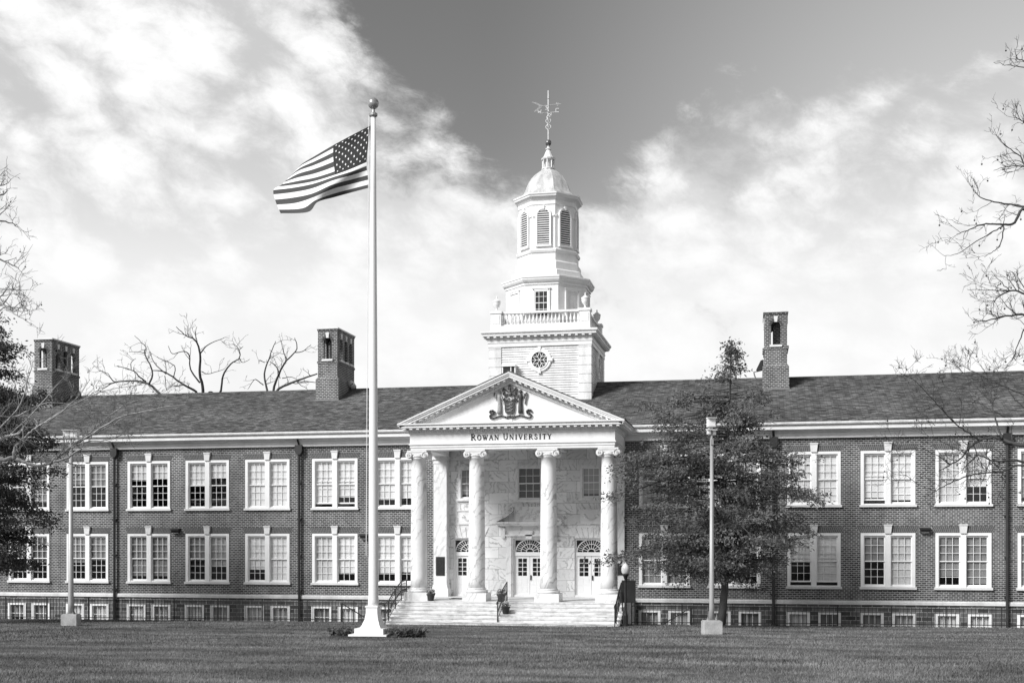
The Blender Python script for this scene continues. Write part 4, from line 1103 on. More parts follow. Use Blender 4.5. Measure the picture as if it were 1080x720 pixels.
def flag():
    # control grid in zoomed photo px (origin 270,90, 4.236 px per px); rows v = 0..1, columns u = 0..1
    U = [0, .2, .4, .6, .8, 1.0]
    V = [0, .25, .5, .615, .8, 1.0]
    G = [[(512, 180), (430, 222), (345, 268), (265, 315), (205, 352), (168, 392)],
         [(503, 248), (428, 280), (345, 325), (262, 360), (190, 385), (142, 418)],
         [(495, 330), (425, 362), (352, 392), (262, 420), (180, 435), (112, 446)],
         [(494, 360), (432, 384), (352, 408), (255, 440), (165, 458), (78, 468)],
         [(500, 410), (430, 428), (340, 452), (250, 492), (165, 512), (88, 520)],
         [(505, 458), (430, 478), (350, 500), (275, 522), (232, 566), (110, 572)]]
    DY = [[0, .05, .25, .35, .45, .75], [0, .1, .2, .3, .35, .5], [0, -.05, .05, .2, .2, .3], [0, -.15, -.1, .05, 0, 0], [0, .05, -.2, -.25, -.2, -.1], [0, .15, .1, -.3, -.45, -.15]]
    def interp(A, u, v):
        def ip(T, t):
            for i in range(len(T)-1):
                if t <= T[i+1]+1e-9:
                    f = (t-T[i])/(T[i+1]-T[i]); return i, f
        def cr(p0, p1, p2, p3, f): return .5*((2*p1)+(-p0+p2)*f+(2*p0-5*p1+4*p2-p3)*f*f+(-p0+3*p1-3*p2+p3)*f**3)
        i, fu = ip(U, u); j, fv = ip(V, v)
        def row(jj):
            q = A[max(0, min(5, jj))]; return cr(q[max(i-1, 0)], q[i], q[i+1], q[min(i+2, 5)], fu)
        return cr(row(j-1), row(j), row(j+1), row(j+2), fv)
    AX = [[p[0] for p in r] for r in G]; AY = [[p[1] for p in r] for r in G]
    nu, nv = 60, 52
    org = Vector((FX-.2, FY-.1, FZ+16))
    def pt(u, v):
        x = 270+interp(AX, u, v)/4.236; y = 90+interp(AY, u, v)/4.236; d = interp(DY, u, v) + .05*math.sin(9*u+3*v)*u
        return P(x, y, FY-.1+d)-org
    mb = MB(); vs = [pt(i/nu, j/nv) for j in range(nv+1) for i in range(nu+1)]
    mb.v = [tuple(q) for q in vs]
    for j in range(nv):
        s = j*13//nv
        for i in range(nu):
            mb.f.append((j*(nu+1)+i, j*(nu+1)+i+1, (j+1)*(nu+1)+i+1, (j+1)*(nu+1)+i))
            mb.mi.append(2 if (s < 7 and i < nu*.4) else (1 if s % 2 == 0 else 0))
    o = mb.build('flag', ['flag_white', 'flag_dark', 'flag_canton'], None, org, smooth=True)
    tag(o, 'stars and stripes flag flying in the wind near the top of the white flagpole', 'flag')
    st = MB()
    for r in range(9):
        for c in range(6 if r % 2 == 0 else 5):
            u0 = .4*((2*c+1+(r % 2))/12); v0 = (7/13)*((r+1)/10)
            p0 = pt(u0, v0); du = (pt(u0+.01, v0)-p0)/.01; dv = (pt(u0, v0+.01)-p0)/.01
            nrm = du.cross(dv).normalized()
            if nrm.y > 0: nrm = -nrm
            ru = .017*1.0; ring = []
            for k in range(10):
                a = math.pi/2+k*math.pi/5; rr = 1 if k % 2 == 0 else .45
                ring.append(p0+du*(ru*.62*rr*math.cos(a))-dv*(ru*rr*1.15*math.sin(a))+nrm*.012)
            st.add(ring+[p0+nrm*.014], [(k, (k+1) % 10, 10) for k in range(10)])
    st.build('stars', 'flag_white', o)
flag()

def leaf_cloud(mb, c, rx, ry, rz, n, s, up=.2, rng=random):
    for _ in range(n):
        a = rng.random()*2*math.pi; h = rng.uniform(-1, 1); r = rng.random()**.4
        p = Vector((c[0]+rx*r*math.cos(a)*math.sqrt(1-h*h), c[1]+ry*r*math.sin(a)*math.sqrt(1-h*h), c[2]+rz*r*h))
        d = Vector((rng.gauss(0, 1), rng.gauss(0, 1), rng.gauss(up, .8))).normalized(); w = d.orthogonal().normalized()
        w = Matrix.Rotation(rng.random()*6.28, 3, d) @ w; q = s*rng.uniform(.6, 1.4)
        mb.add([p-w*q*.35, p+d*q*.5-w*q*.1, p+d*q, p+w*q*.35], [(0, 1, 2, 3)])
def flower_bed():
    rnd = random.Random(5)
    soil = MB(); n = 26; ring = []
    for i in range(n):
        a = 2*math.pi*i/n; r = 1+.12*mnoise.noise((math.cos(a)*2, math.sin(a)*2, 5))
        x, y = FX+.15+1.75*r*math.cos(a), FY+1.15*r*math.sin(a); ring.append((x, y, lawn_z(x, y)+.035))
    soil.add(ring+[(FX, FY, FZ+.06)]+[(x*1.0, y, z-.2) for x, y, z in ring], [(i, (i+1) % n, n) for i in range(n)]+[(i, n+1+i, n+1+(i+1) % n, (i+1) % n) for i in range(n)])
    tag(soil.build('flower_bed', 'soil'), 'ring of dark soil bed around the flagpole base', 'flower bed')
    protos = []
    k = 0
    for i in range(30):
        side = 1 if i % 3 else -1
        x = FX + (rnd.uniform(.72, 1.75) if side > 0 else -rnd.uniform(.72, 1.55)); y = FY+rnd.uniform(-.75, .55)
        if ((x-FX-.15)/1.7)**2+((y-FY)/1.1)**2 > 1: continue
        mb = MB(); leaf_cloud(mb, (0, 0, .13), .17, .17, .15, 70, .12, .6, rnd)
        o = mb.build('bedding_plant', 'bed_leaf', None, (x, y, lawn_z(x, y)+.03))
        tag(o, ('low leafy bedding plant in the bed to the right of the flagpole base' if side > 0 else 'low leafy bedding plant in the bed to the left of the flagpole base'), 'plant', 'bedding plants right of the flagpole' if side > 0 else 'bedding plants left of the flagpole')
flower_bed()

def light_pole(x, y, h, r, label, heads):
    z = lawn_z(x, y)
    o = empty('light_pole', (x, y, z), label, 'light pole', 'pale floodlight poles on the lawn', .25)
    b = MB(); b.box(-.34, .34, -.34, .34, -.3, .50); b.box(-.31, .31, -.31, .31, .50, .53); b.build('footing', 'concrete', o)
    MB().lathe([(r*1.0, .56), (r*.98, 1), (r*.62, h)], (0, 0, 0), 14).build('pole', 'galvanised', o, smooth=True)
    bp = MB().box(-.17, .17, -.17, .17, .53, .56)
    for sx in (-1, 1):
        for sy in (-1, 1): bp.tube([(sx*.13, sy*.13, .5), (sx*.13, sy*.13, .64)], .016, 6)
    bp.build('base_plate', 'galvanised', o)
    br = MB().tube([(0, 0, h-.05), (0, 0, h+.55)], .045, 8).box(-.13, .13, -.04, .04, h+.10, h+.16).box(-.05, .05, -.1, .1, h-.25, h-.05); br.build('bracket', 'galvanised', o)
    for (dx, dz, w, hh, d) in heads:
        f = MB().box(dx-w/2, dx+w/2, -d/2, d/2, h+dz, h+dz+hh); f.xprism([(-d/2-.14, h+dz+hh), (-d/2-.14, h+dz+hh+.02), (d/2, h+dz+hh+.06), (d/2, h+dz+hh)], dx-w/2-.02, dx+w/2+.02)
        hd = f.build('floodlight', 'pole_paint', o)
        MB().box(dx-w/2+.03, dx+w/2-.03, -d/2-.012, -d/2-.001, h+dz+.03, h+dz+hh-.03).build('lens', 'lamp_glass', hd)
light_pole(-30.0, 48.2, 7.95, .125, 'tall pale light pole on a concrete block before the left wing', [(-.16, .52, .30, .28, .3), (.17, .46, .32, .34, .34)])
light_pole(-1.55, 46.2, 7.52, .10, 'tall pale light pole on a concrete block before the feathery conifer', [(-.02, .44, .30, .32, .28), (-.11, .16, .13, .15, .18), (.09, .14, .12, .16, .18)])

def lamp_post():
    x, y = -5.72, 54.3; z = lawn_z(x, y)
    o = empty('lamp_post', (x, y, z), 'black lamp post with a white acorn globe at the right foot of the steps', 'lamp post')
    MB().lathe([(.16, -.1), (.16, .10), (.12, .14), (.11, .5), (.07, .62), (.055, .75), (.05, 2.05), (.075, 2.10), (.05, 2.14), (.10, 2.28), (.15, 2.36), (.15, 2.40)], (0, 0, 0), 14).build('post', 'dark_iron', o)
    MB().lathe([(.12, 2.40), (.17, 2.46), (.20, 2.58), (.19, 2.70), (.14, 2.80), (.08, 2.86), (.03, 2.90), (.02, 2.97), (.004, 2.99)], (0, 0, 0), 16).build('globe', 'lamp_glass', o, smooth=True)
lamp_post()

def fence(x0, x1, label, gates=()):
    y = 57.42; zf = lambda x: lawn_z(x, y)
    o = empty('iron_fence', ((x0+x1)/2, y, zf((x0+x1)/2)), label, 'fence', 'black iron fences along the sunken strip')
    ox, oz = (x0+x1)/2, zf((x0+x1)/2)
    ZT = lambda x: 1.27 + .0005*(x+12)
    rl = MB()
    for z0, z1 in ((ZT, .0), (None, 0)):
        pass
    rl.box(x0-ox, x1-ox, -.02, .02, 1.24-oz, 1.275-oz)
    rl.add([(x0-ox, -.02, zf(x0)+.10-oz), (x1-ox, -.02, zf(x1)+.10-oz), (x1-ox, .02, zf(x1)+.10-oz), (x0-ox, .02, zf(x0)+.10-oz), (x0-ox, -.02, zf(x0)+.135-oz), (x1-ox, -.02, zf(x1)+.135-oz), (x1-ox, .02, zf(x1)+.135-oz), (x0-ox, .02, zf(x0)+.135-oz)], [(0, 3, 2, 1), (4, 5, 6, 7), (0, 1, 5, 4), (2, 3, 7, 6), (1, 2, 6, 5), (3, 0, 4, 7)])
    rl.build('rail', 'dark_iron', o)
    pk = MB(); x = x0
    while x < x1: 
        pk.box(x-.010-ox, x+.010-ox, -.009, .009, zf(x)+.02-oz, 1.32-oz); x += .175
    pk.build('pickets', 'dark_iron', o)
    n = max(2, int((x1-x0)/2.4))
    for i in range(n+1):
        x = x0+(x1-x0)*i/n; MB().box(x-.022-ox, x+.022-ox, -.022, .022, -.4-oz+zf(x), 1.36-oz).sphere((x-ox, 0, 1.39-oz), .035, 8).build('post', 'dark_iron', o)
fence(-52, -17.4, 'black iron picket fence along the left wing basement')
fence(-5.75, 28, 'black iron picket fence along the right wing basement')

def stair_rail(x, pts, label, name='stair_railing', balusters=True, scroll=False):
    """pts: list of (y, z foot, height)"""
    o = empty(name, (x, pts[0][0], pts[0][1]), label, 'railing')
    oy, oz = pts[0][0], pts[0][1]
    hr = MB(); hr.tube([(0, y-oy, z+h-oz) for y, z, h in pts], .028, 8)
    e = pts[0]; hr.tube([(0, e[0]-oy, e[1]+e[2]-oz), (0, e[0]-oy-.14, e[1]+e[2]-oz-.02), (0, e[0]-oy-.17, e[1]+e[2]-oz-.12)], .026, 6)
    hr.build('handrail', 'dark_iron', o)
    lr = MB(); lr.tube([(0, y-oy, z+.12-oz) for y, z, h in pts], .014, 6)
    lr.tube([(0, y-oy, z+h-.14-oz) for y, z, h in pts], .012, 6)
    for a, b in zip(pts[:-1], pts[1:]):
        n = max(1, int((b[0]-a[0])/.14))
        for i in range(n):
            t = (i+.5)/n; y = a[0]+(b[0]-a[0])*t; z = a[1]+(b[1]-a[1])*t; h = a[2]+(b[2]-a[2])*t
            if balusters: lr.tube([(0, y-oy, z+.10-oz), (0, y-oy, z+h-oz)], .009, 4)
            if scroll: lr.tube([(0, y-oy+.06*math.sin(k*math.pi/4), z+h*.5-oz+.07*math.cos(k*math.pi/4)) for k in range(9)], .010, 4)
    lr.build('balusters', 'dark_iron', o)
    for y, z, h in pts: MB().box(-.022, .022, y-oy-.022, y-oy+.022, z-.05-oz, z+h-.01-oz).build('post', 'dark_iron', o)
SF = lambda y: .42+.1708*max(0, min(6, math.floor((y-54.05)/.42)+1))
stair_rail(-17.05, [(53.75, .50, .95), (54.3, SF(54.3), .95), (55.4, SF(55.4), .95), (56.4, ZP, .95), (57.3, ZP, 1.0)], 'black iron handrail up the left side of the marble steps', scroll=True)
stair_rail(-11.75, [(54.42, SF(54.42), .95), (55.5, SF(55.5), .95), (56.6, ZP, .95)], 'black iron handrail in the middle of the marble steps', scroll=True)
stair_rail(-6.15, [(53.75, .52, .95), (54.3, SF(54.3), .95), (55.4, SF(55.4), .95), (56.4, ZP, .95), (57.3, ZP, 1.0)], 'black iron handrail up the right side of the marble steps behind the lamp post', scroll=True)
def areaway_rail(x0, x1, z0, z1, label):
    y = 58.3
    o = empty('basement_railing', (x0, y, z0-1.0), label, 'railing')
    MB().tube([(0, 0, 1.0), (x1-x0, 0, 1.0+z1-z0)], .03, 8).build('handrail', 'dark_iron', o)
    for x, z in ((x0, z0), (x1, z1)): MB().box(x-x0-.04, x-x0+.04, -.04, .04, min(z0, z1)-1.2-z0+1.0, z-z0+1.0).build('post', 'dark_iron', o)
a, b = P(360.5, 636, 58.3), P(392, 655, 58.3); areaway_rail(a.x, b.x, a.z, b.z, 'sloping black handrail of basement stairs behind the left fence')
a, b = P(729, 640, 58.3), P(694, 661, 58.3); areaway_rail(a.x, b.x, a.z, b.z, 'sloping black handrail of basement stairs behind the right fence')

def notice_board():
    x, y = -5.72, 55.7; z = lawn_z(x, y)
    o = empty('notice_board', (x, y, z), 'plain black board on legs standing behind the lamp post right of the steps', 'board')
    MB().box(-.27, .27, -.05, .05, 1.55-z, 2.5-z).build('panel', 'dark_board', o)
    fr_ = MB().box(-.32, .32, -.07, .07, 2.5-z, 2.55-z).box(-.32, .32, -.07, .07, 1.5-z, 1.55-z).box(-.32, -.27, -.07, .07, 1.55-z, 2.5-z).box(.27, .32, -.07, .07, 1.55-z, 2.5-z); fr_.build('frame', 'dark_iron', o)
    for q in (-.295, .295): MB().box(q-.025, q+.025, -.03, .03, -.1, 1.5-z).build('leg', 'dark_iron', o)
notice_board()

def flower_pot(x, y, z, s, label, leafy):
    o = empty('flower_pot', (x, y, z), label, 'flower pot', 'dark flower pots on the steps')
    MB().lathe([(.10*s, 0), (.15*s, .22*s), (.17*s, .22*s), (.17*s, .27*s), (.13*s, .27*s), (.12*s, .2*s)], (0, 0, 0), 16).build('pot', 'terracotta', o)
    mb = MB(); rnd = random.Random(int(x*100)); leaf_cloud(mb, (0, 0, .34*s), .17*s, .17*s, .11*s, 110, .09, .5, rnd); mb.build('foliage', 'bed_leaf', o)
    f = MB(); leaf_cloud(f, (0, 0, .40*s), .18*s, .18*s, .09*s, 45 if leafy else 80, .06, .3, rnd); f.build('blossom', 'petals', o)
flower_pot(-15.55, 56.45, ZP, 1.3, 'dark pot of pale blossom on the porch edge before the leftmost column', False)
flower_pot(-11.98, 56.35, ZP, 1.4, 'dark leafy pot on the top step behind the middle handrail', True)
p_ = 55.2; flower_pot(-11.50, 55.1, SF(55.1), 1.3, 'dark pot of pale blossom lower on the steps right of the middle handrail', False)
def door_mat():
    mb = MB().box(-.55, .55, -.35, .35, 0, .03); mb.box(-.5, .5, -.3, .3, .03, .04)
    o = mb.build('door_mat', 'dark_board', None, (-14.55, 58.6, ZP+.001)); tag(o, 'flat dark mat on the porch before the left door', 'mat')
door_mat()
def dish():
    o = empty('satellite_dish', (XC-12.78+.63, YF+6.2, 13.3), 'small white dish on the right side of the middle chimney', 'satellite dish')
    MB().tube([(-.03, 0, 0), (.18, 0, 0), (.18, 0, .25)], .025, 6).build('bracket', 'dark_iron', o)
    d = MB().lathe([(.001, 0), (.12, .01), (.22, .045), (.30, .10), (.285, .105), (.2, .06), (.001, .02)], (0, 0, 0), 20)
    d.build('reflector', 'weathered_white', o, (.20, -.05, .36), smooth=True, rot=(R(-55), R(35), 0))
    MB().tube([(.20, -.05, .36), (.42, -.35, .42)], .014, 5).sphere((.42, -.35, .42), .04, 8).build('feed_arm', 'dark_iron', o)
dish()
def chimney_fixture():
    o = empty('chimney_fixture', (XC+12.82-.62, YF+5.1, 13.45), 'small dark hooded fixture with a bent pipe on the right-hand chimney', 'fixture')
    MB().prism([(-.02, .35), (-.02, .85), (-.18, .80), (-.42, .30), (-.40, .22), (-.12, .28)], -.2, .2).build('hood', 'dark_iron', o)
    MB().tube([(-.42, 0, .22), (-.55, 0, .2), (-.50, 0, -.02), (-.44, 0, -.14), (-.30, 0, -.18), (-.02, 0, -.18)], .04, 8).build('pipe', 'flashing', o)
chimney_fixture()

# ------------------------------------------------------------------ trees
def smooth_poly(pts, rad, sub=4, jit=0.0, rnd=random):
    out = []; rr = []
    for i in range(len(pts)-1):
        p0, p1, p2, p3 = pts[max(i-1, 0)], pts[i], pts[i+1], pts[min(i+2, len(pts)-1)]
        for k in range(sub):
            f = k/sub
            q = .5*((2*p1)+(-p0+p2)*f+(2*p0-5*p1+4*p2-p3)*f*f+(-p0+3*p1-3*p2+p3)*f**3)
            if jit and (i or k): q = q+Vector((rnd.gauss(0, jit), rnd.gauss(0, jit), rnd.gauss(0, jit)))
            out.append(q); rr.append(rad[i]+(rad[i+1]-rad[i])*f)
    out.append(pts[-1]); rr.append(rad[-1]); return out, rr
def twigs(mb, pts, rad, level, rnd, L, dens, balls=None, up=.25, rmin=.006, start=.25):
    """side shoots along a limb, growing smaller side shoots in turn"""
    n = len(pts); tot = sum((pts[i+1]-pts[i]).length for i in range(n-1)); cnt = max(1, int(tot*dens))
    for _ in range(cnt):
        t = rnd.uniform(start, 1.0); i = min(n-2, int(t*(n-1))); p = pts[i].lerp(pts[i+1], t*(n-1)-i)
        d = (pts[i+1]-pts[i]).normalized(); side = Matrix.Rotation(rnd.random()*6.283, 3, d) @ d.orthogonal().normalized()
        dr = (d*rnd.uniform(.35, .9)+side*rnd.uniform(.5, 1.0)+Vector((0, 0, up))).normalized()
        ln = L*rnd.uniform(.5, 1.15); seg = 5; q = p; path = [p]
        for s in range(seg):
            dr = (dr+Vector((rnd.gauss(0, .22), rnd.gauss(0, .22), rnd.gauss(.03, .22)))).normalized(); q = q+dr*ln/seg; path.append(q)
        r0 = max(rmin, min(rad[i]*.6, .028*ln)); rs = [r0+(rmin*.6-r0)*k/seg for k in range(seg+1)]
        mb.tube(path, rs, 4 if r0 < .02 else 5, cap=False)
        if balls is not None and rnd.random() < .04: 
            mb.tube([q, q-Vector((0, 0, .1))], .004, 3, cap=False); mb.sphere(q-Vector((0, 0, .12)), balls, 6)
        if level > 0: twigs(mb, path, rs, level-1, rnd, L*.5, dens*1.7, balls, up, rmin, .2)
def limb_tree(name, trunk, limbs, label, mats, seed, lv=2, L=1.6, dens=1.1, balls=None, group=None, rmin=.006, up=.25, low=1.8):
    rnd = random.Random(seed); base = trunk[0][0]
    o = empty(name, base, label, 'tree', group)
    tm = MB(); pts, rr = smooth_poly([t[0]-base for t in trunk], [t[1] for t in trunk], 5, .0)
    tm.tube(pts, rr, 12); tm.build('trunk', mats[0], o, smooth=True)
    lm = MB(); tw = MB()
    for lp, r0, r1 in limbs:
        q = [p-base for p in lp]; n = len(q)
        pp, rr = smooth_poly(q, [r0+(r1-r0)*(i/(n-1))**.8 for i in range(n)], 5, .012, rnd)
        lm.tube(pp, rr, 7); twigs(tw, pp, rr, lv, rnd, L, dens*(low if base.z+sum(v.z for v in q)/n < 12.5 else 1), balls, up, rmin)
    lm.build('limbs', mats[1], o, smooth=True); tw.build('crown', mats[2], o)
    return o
def pxl(lst, Y, dy=0.0, rnd=None):
    out = []
    for i, (x, y) in enumerate(lst): out.append(P(x, y, Y+dy*i/(max(1, len(lst)-1))))
    return out
# left edge tree, trunk outside the picture
Y = 38
tl = P(-130, 600, Y); tl.z = lawn_z(tl.x, Y)-.1
limbs = [
 (pxl([(-130, 520), (-60, 492), (0, 485), (14, 483), (30, 489), (42, 491), (55, 488), (62, 481), (75, 472), (86, 464), (102, 456), (118, 448), (132, 440)], Y, 1.5), .09, .016),
 (pxl([(57, 487), (72, 482), (84, 474), (95, 472), (108, 471)], Y+.5, -1.0), .05, .012),
 (pxl([(15, 483), (16, 472), (23, 464), (33, 455), (42, 448), (52, 444)], Y, -1.2), .075, .016),
 (pxl([(-80, 495), (-20, 470), (8, 460), (20, 457), (26, 449), (30, 443)], Y, -1.5), .10, .012),
 (pxl([(36, 453), (40, 447), (36, 441)], Y, .6), .03, .01),
 (pxl([(75, 472), (90, 466), (110, 464), (130, 458), (150, 452)], Y+.8, 1.2), .03, .008),
 (pxl([(-130, 330), (-60, 262), (-20, 268), (5, 276), (20, 283)], Y, 1.0), .10, .01),
 (pxl([(-130, 350), (-50, 300), (0, 304), (22, 306)], Y, -1.0), .09, .01),
 (pxl([(-130, 380), (-50, 305), (-5, 318), (10, 328), (20, 334)], Y, -2.0), .09, .01),
 (pxl([(-130, 280), (-40, 222), (0, 232), (18, 237)], Y, 1.5), .09, .01),
 (pxl([(-130, 240), (-30, 190), (0, 206), (8, 199)], Y, 0.5), .09, .008),
 (pxl([(10, 459), (35, 435), (58, 408), (72, 393)], Y, 1.0), .03, .007),
 (pxl([(42, 448), (75, 428), (110, 412), (150, 406)], Y, 1.5), .03, .007), (pxl([(62, 481), (95, 455), (130, 428), (166, 416)], Y+.8, 1.0), .035, .007),
 (pxl([(86, 464), (122, 442), (160, 432), (196, 426)], Y+1, -1.0), .03, .007), (pxl([(-20, 470), (18, 432), (30, 398), (35, 380)], Y, -1.0), .04, .007),
 (pxl([(52, 444), (70, 430), (84, 416), (95, 400)], Y-1.2, -1.0), .025, .006),
 (pxl([(-120, 460), (-40, 430), (10, 440), (50, 425), (90, 430)], Y, 2.5), .06, .008)]
top = P(-115, 60, Y+.5)
limb_tree('bare_tree', [(tl, .55), (P(-130, 480, Y), .45), (P(-132, 300, Y), .32), (top, .10)], limbs, 'bare mottled tree at the left edge with pale branches reaching over the left wing', ('sycamore_bark', 'sycamore_bark', 'pale_twig'), 11, 2, 1.05, 1.9, .03, 'bare trees framing the lawn', .0065, .25, 1.25)
# right edge tree
Y = 40
tr_ = P(1145, 640, Y); tr_.z = lawn_z(tr_.x, Y)-.1
limbs = [
 (pxl([(1145, 500), (1100, 470), (1080, 469), (1067, 467), (1055, 462), (1042, 461), (1030, 466), (1020, 475), (1015, 482), (1002, 490), (990, 497)], Y, 1), 0.0806, .014),
 (pxl([(1145, 510), (1080, 487), (1060, 486), (1045, 485), (1032, 480), (1020, 490), (1014, 499)], Y, -1), 0.0496, .010),
 (pxl([(1057, 462), (1050, 442), (1046, 425), (1045, 407), (1040, 392)], Y+.3, 1.2), 0.0341, .008),
 (pxl([(1145, 520), (1080, 491), (1057, 497), (1027, 500), (1002, 509), (987, 517), (975, 524)], Y, .8), 0.0434, .008),
 (pxl([(1032, 464), (1020, 455), (1007, 446), (995, 432), (985, 425)], Y+.3, -1), 0.0310, .008),
 (pxl([(1045, 485), (1040, 497), (1035, 510)], Y-.4, .5), 0.0186, .008),
 (pxl([(1018, 478), (1003, 470), (985, 462), (968, 455)], Y+.6, .8), 0.0186, .007),
 (pxl([(1046, 425), (1025, 402), (1010, 387), (1000, 379)], Y+1, 1.0), 0.0186, .006), (pxl([(1007, 446), (985, 422), (965, 402), (948, 392)], Y, -1.0), 0.0186, .006),
 (pxl([(1002, 490), (985, 478), (965, 472), (945, 476)], Y+1, -1.0), 0.0174, .006), (pxl([(987, 517), (970, 511), (955, 501), (940, 500)], Y+.8, 1.0), 0.0155, .006),
 (pxl([(1045, 485), (1061, 505), (1052, 526), (1058, 540)], Y-1, .5), 0.0186, .006), (pxl([(1060, 440), (1035, 426), (1015, 416), (990, 410)], Y+1.2, 1.0), 0.0186, .006),
 (pxl([(1080, 430), (1066, 415), (1058, 400), (1050, 388)], Y+1.2, 1.0), 0.0186, .006),
 (pxl([(1145, 260), (1100, 222), (1078, 218), (1048, 213), (1032, 207), (1026, 200)], Y, .5), 0.0496, .008),
 (pxl([(1145, 270), (1085, 222), (1070, 235), (1058, 237), (1040, 236), (1020, 243), (1009, 247)], Y-.5, -1), 0.0620, .008),
 (pxl([(1058, 237), (1048, 244), (1029, 255), (1009, 268), (996, 270)], Y-.7, 1), 0.0248, .006),
 (pxl([(1058, 238), (1055, 258), (1046, 266), (1038, 271)], Y-.7, -.6), 0.0217, .006),
 (pxl([(1145, 350), (1085, 312), (1065, 307), (1050, 316), (1048, 325)], Y, 1), 0.0496, .007),
 (pxl([(1065, 307), (1055, 296), (1045, 285)], Y+.5, .5), 0.0186, .006),
 (pxl([(1066, 307), (1040, 306), (1020, 305)], Y+.4, -.7), 0.0186, .006),
 (pxl([(1145, 370), (1090, 335), (1062, 333), (1037, 339), (1026, 335)], Y, -1), 0.0496, .007),
 (pxl([(1145, 400), (1090, 345), (1075, 360), (1070, 375), (1062, 385)], Y, .6), 0.0310, .006),
 (pxl([(1145, 130), (1090, 72), (1074, 62), (1070, 52)], Y, .5), 0.0310, .006),
 (pxl([(1085, 72), (1068, 70), (1048, 66)], Y, -.5), 0.0186, .005),
 (pxl([(1145, 200), (1092, 185), (1076, 166), (1060, 153), (1054, 145)], Y, .5), 0.0372, .006),
 (pxl([(1145, 210), (1090, 180), (1075, 175), (1060, 176), (1048, 180)], Y, -.8), 0.0310, .006),
 (pxl([(1145, 230), (1090, 140), (1078, 128), (1068, 122)], Y, -.8), 0.0310, .006),
 (pxl([(1145, 440), (1070, 412), (1040, 398), (1020, 388), (1005, 380)], Y+1.5, .8), 0.0310, .006)]
limb_tree('bare_tree', [(tr_, .6), (P(1145, 500, Y), .48), (P(1148, 300, Y), .34), (P(1140, 20, Y), .12)], limbs, 'bare tree at the right edge with dark twigs and hanging seed balls', ('sycamore_bark', 'dead_bark', 'twig_bark'), 23, 2, .9, 2.2, .03, 'bare trees framing the lawn', .006, .25, 1.35)
# bare trees behind the roof
def ZP_(lst): return [(90+a/4.235, 335+b/4.235) for a, b in lst]
def back_tree(crotch, limbs, seed, label):
    Y = 88; c = P(*ZP_([crotch])[0], Y); b = Vector((c.x, Y, -.6))
    L_ = []
    for i, (l, r0, r1) in enumerate(limbs):
        pts = pxl(ZP_(l), Y, (-1)**i*2.0); pts = [c+Vector((0, 0, -1.0*(i % 2)))] + pts if l[0][1] > 325 else pts
        L_.append((pts, r0*.72, r1*.62))
    limb_tree('bare_tree', [(b, .65), (b.lerp(c, .5)+Vector((.2, 0, 0)), .5), (c, .38)], L_, label, ('dead_bark', 'dead_bark', 'dead_bark'), seed, 2, 1.3, .9, None, 'bare trees behind the roof', .014, .15)
back_tree((480, 430), [
 ([(345, 350), (270, 290), (150, 285), (75, 318)], .22, .05), ([(270, 285), (240, 262), (210, 235), (140, 215)], .10, .04), ([(285, 300), (300, 240), (265, 160), (270, 130), (220, 80)], .12, .03),
 ([(205, 228), (205, 200), (225, 182)], .05, .03), ([(268, 158), (235, 152), (195, 152)], .05, .03), ([(150, 285), (125, 282), (100, 250), (60, 235)], .06, .03), ([(125, 285), (80, 240), (45, 245)], .04, .025),
 ([(500, 345), (440, 300), (360, 245), (300, 235)], .20, .05), ([(360, 250), (310, 205), (290, 150)], .08, .03), ([(395, 265), (398, 215), (340, 185), (320, 175)], .06, .03), ([(355, 260), (362, 325)], .05, .025),
 ([(525, 345), (512, 250), (512, 160), (490, 100), (450, 80), (405, 40)], .22, .04), ([(512, 160), (550, 120), (620, 90)], .09, .03), ([(512, 290), (470, 230), (465, 170), (440, 150), (390, 160), (370, 125)], .10, .03), ([(500, 112), (492, 70), (498, 40)], .06, .03), ([(520, 240), (550, 250), (620, 230)], .06, .03), ([(440, 90), (462, 65), (450, 50)], .03, .02),
 ([(595, 345), (615, 260), (650, 205), (688, 180), (685, 140), (660, 115)], .15, .03), ([(688, 180), (705, 200), (735, 185)], .05, .025), ([(685, 145), (705, 128)], .04, .025), ([(540, 345), (560, 330), (590, 345)], .09, .06), ([(440, 300), (400, 305), (375, 310)], .06, .03)], 31,
 'gnarled bare tree showing above the roof left of the middle chimney, the wider of two')
back_tree((835, 430), [
 ([(815, 335), (800, 250), (825, 170), (850, 105)], .17, .04), ([(840, 330), (870, 240), (900, 190), (945, 140), (935, 90)], .18, .04), ([(940, 155), (970, 150), (1008, 120)], .06, .03), ([(850, 335), (950, 280), (1035, 250)], .20, .08),
 ([(900, 190), (885, 150), (875, 100)], .07, .03), ([(825, 180), (865, 160)], .04, .03), ([(870, 270), (850, 215), (825, 195)], .05, .03), ([(795, 300), (760, 275), (745, 290), (725, 320)], .06, .025), ([(950, 285), (1000, 285), (1030, 290)], .06, .04), ([(800, 200), (780, 190), (775, 205)], .04, .03), ([(880, 270), (920, 265), (945, 275)], .05, .03)], 37,
 'smaller bare tree showing above the roof just left of the middle chimney')

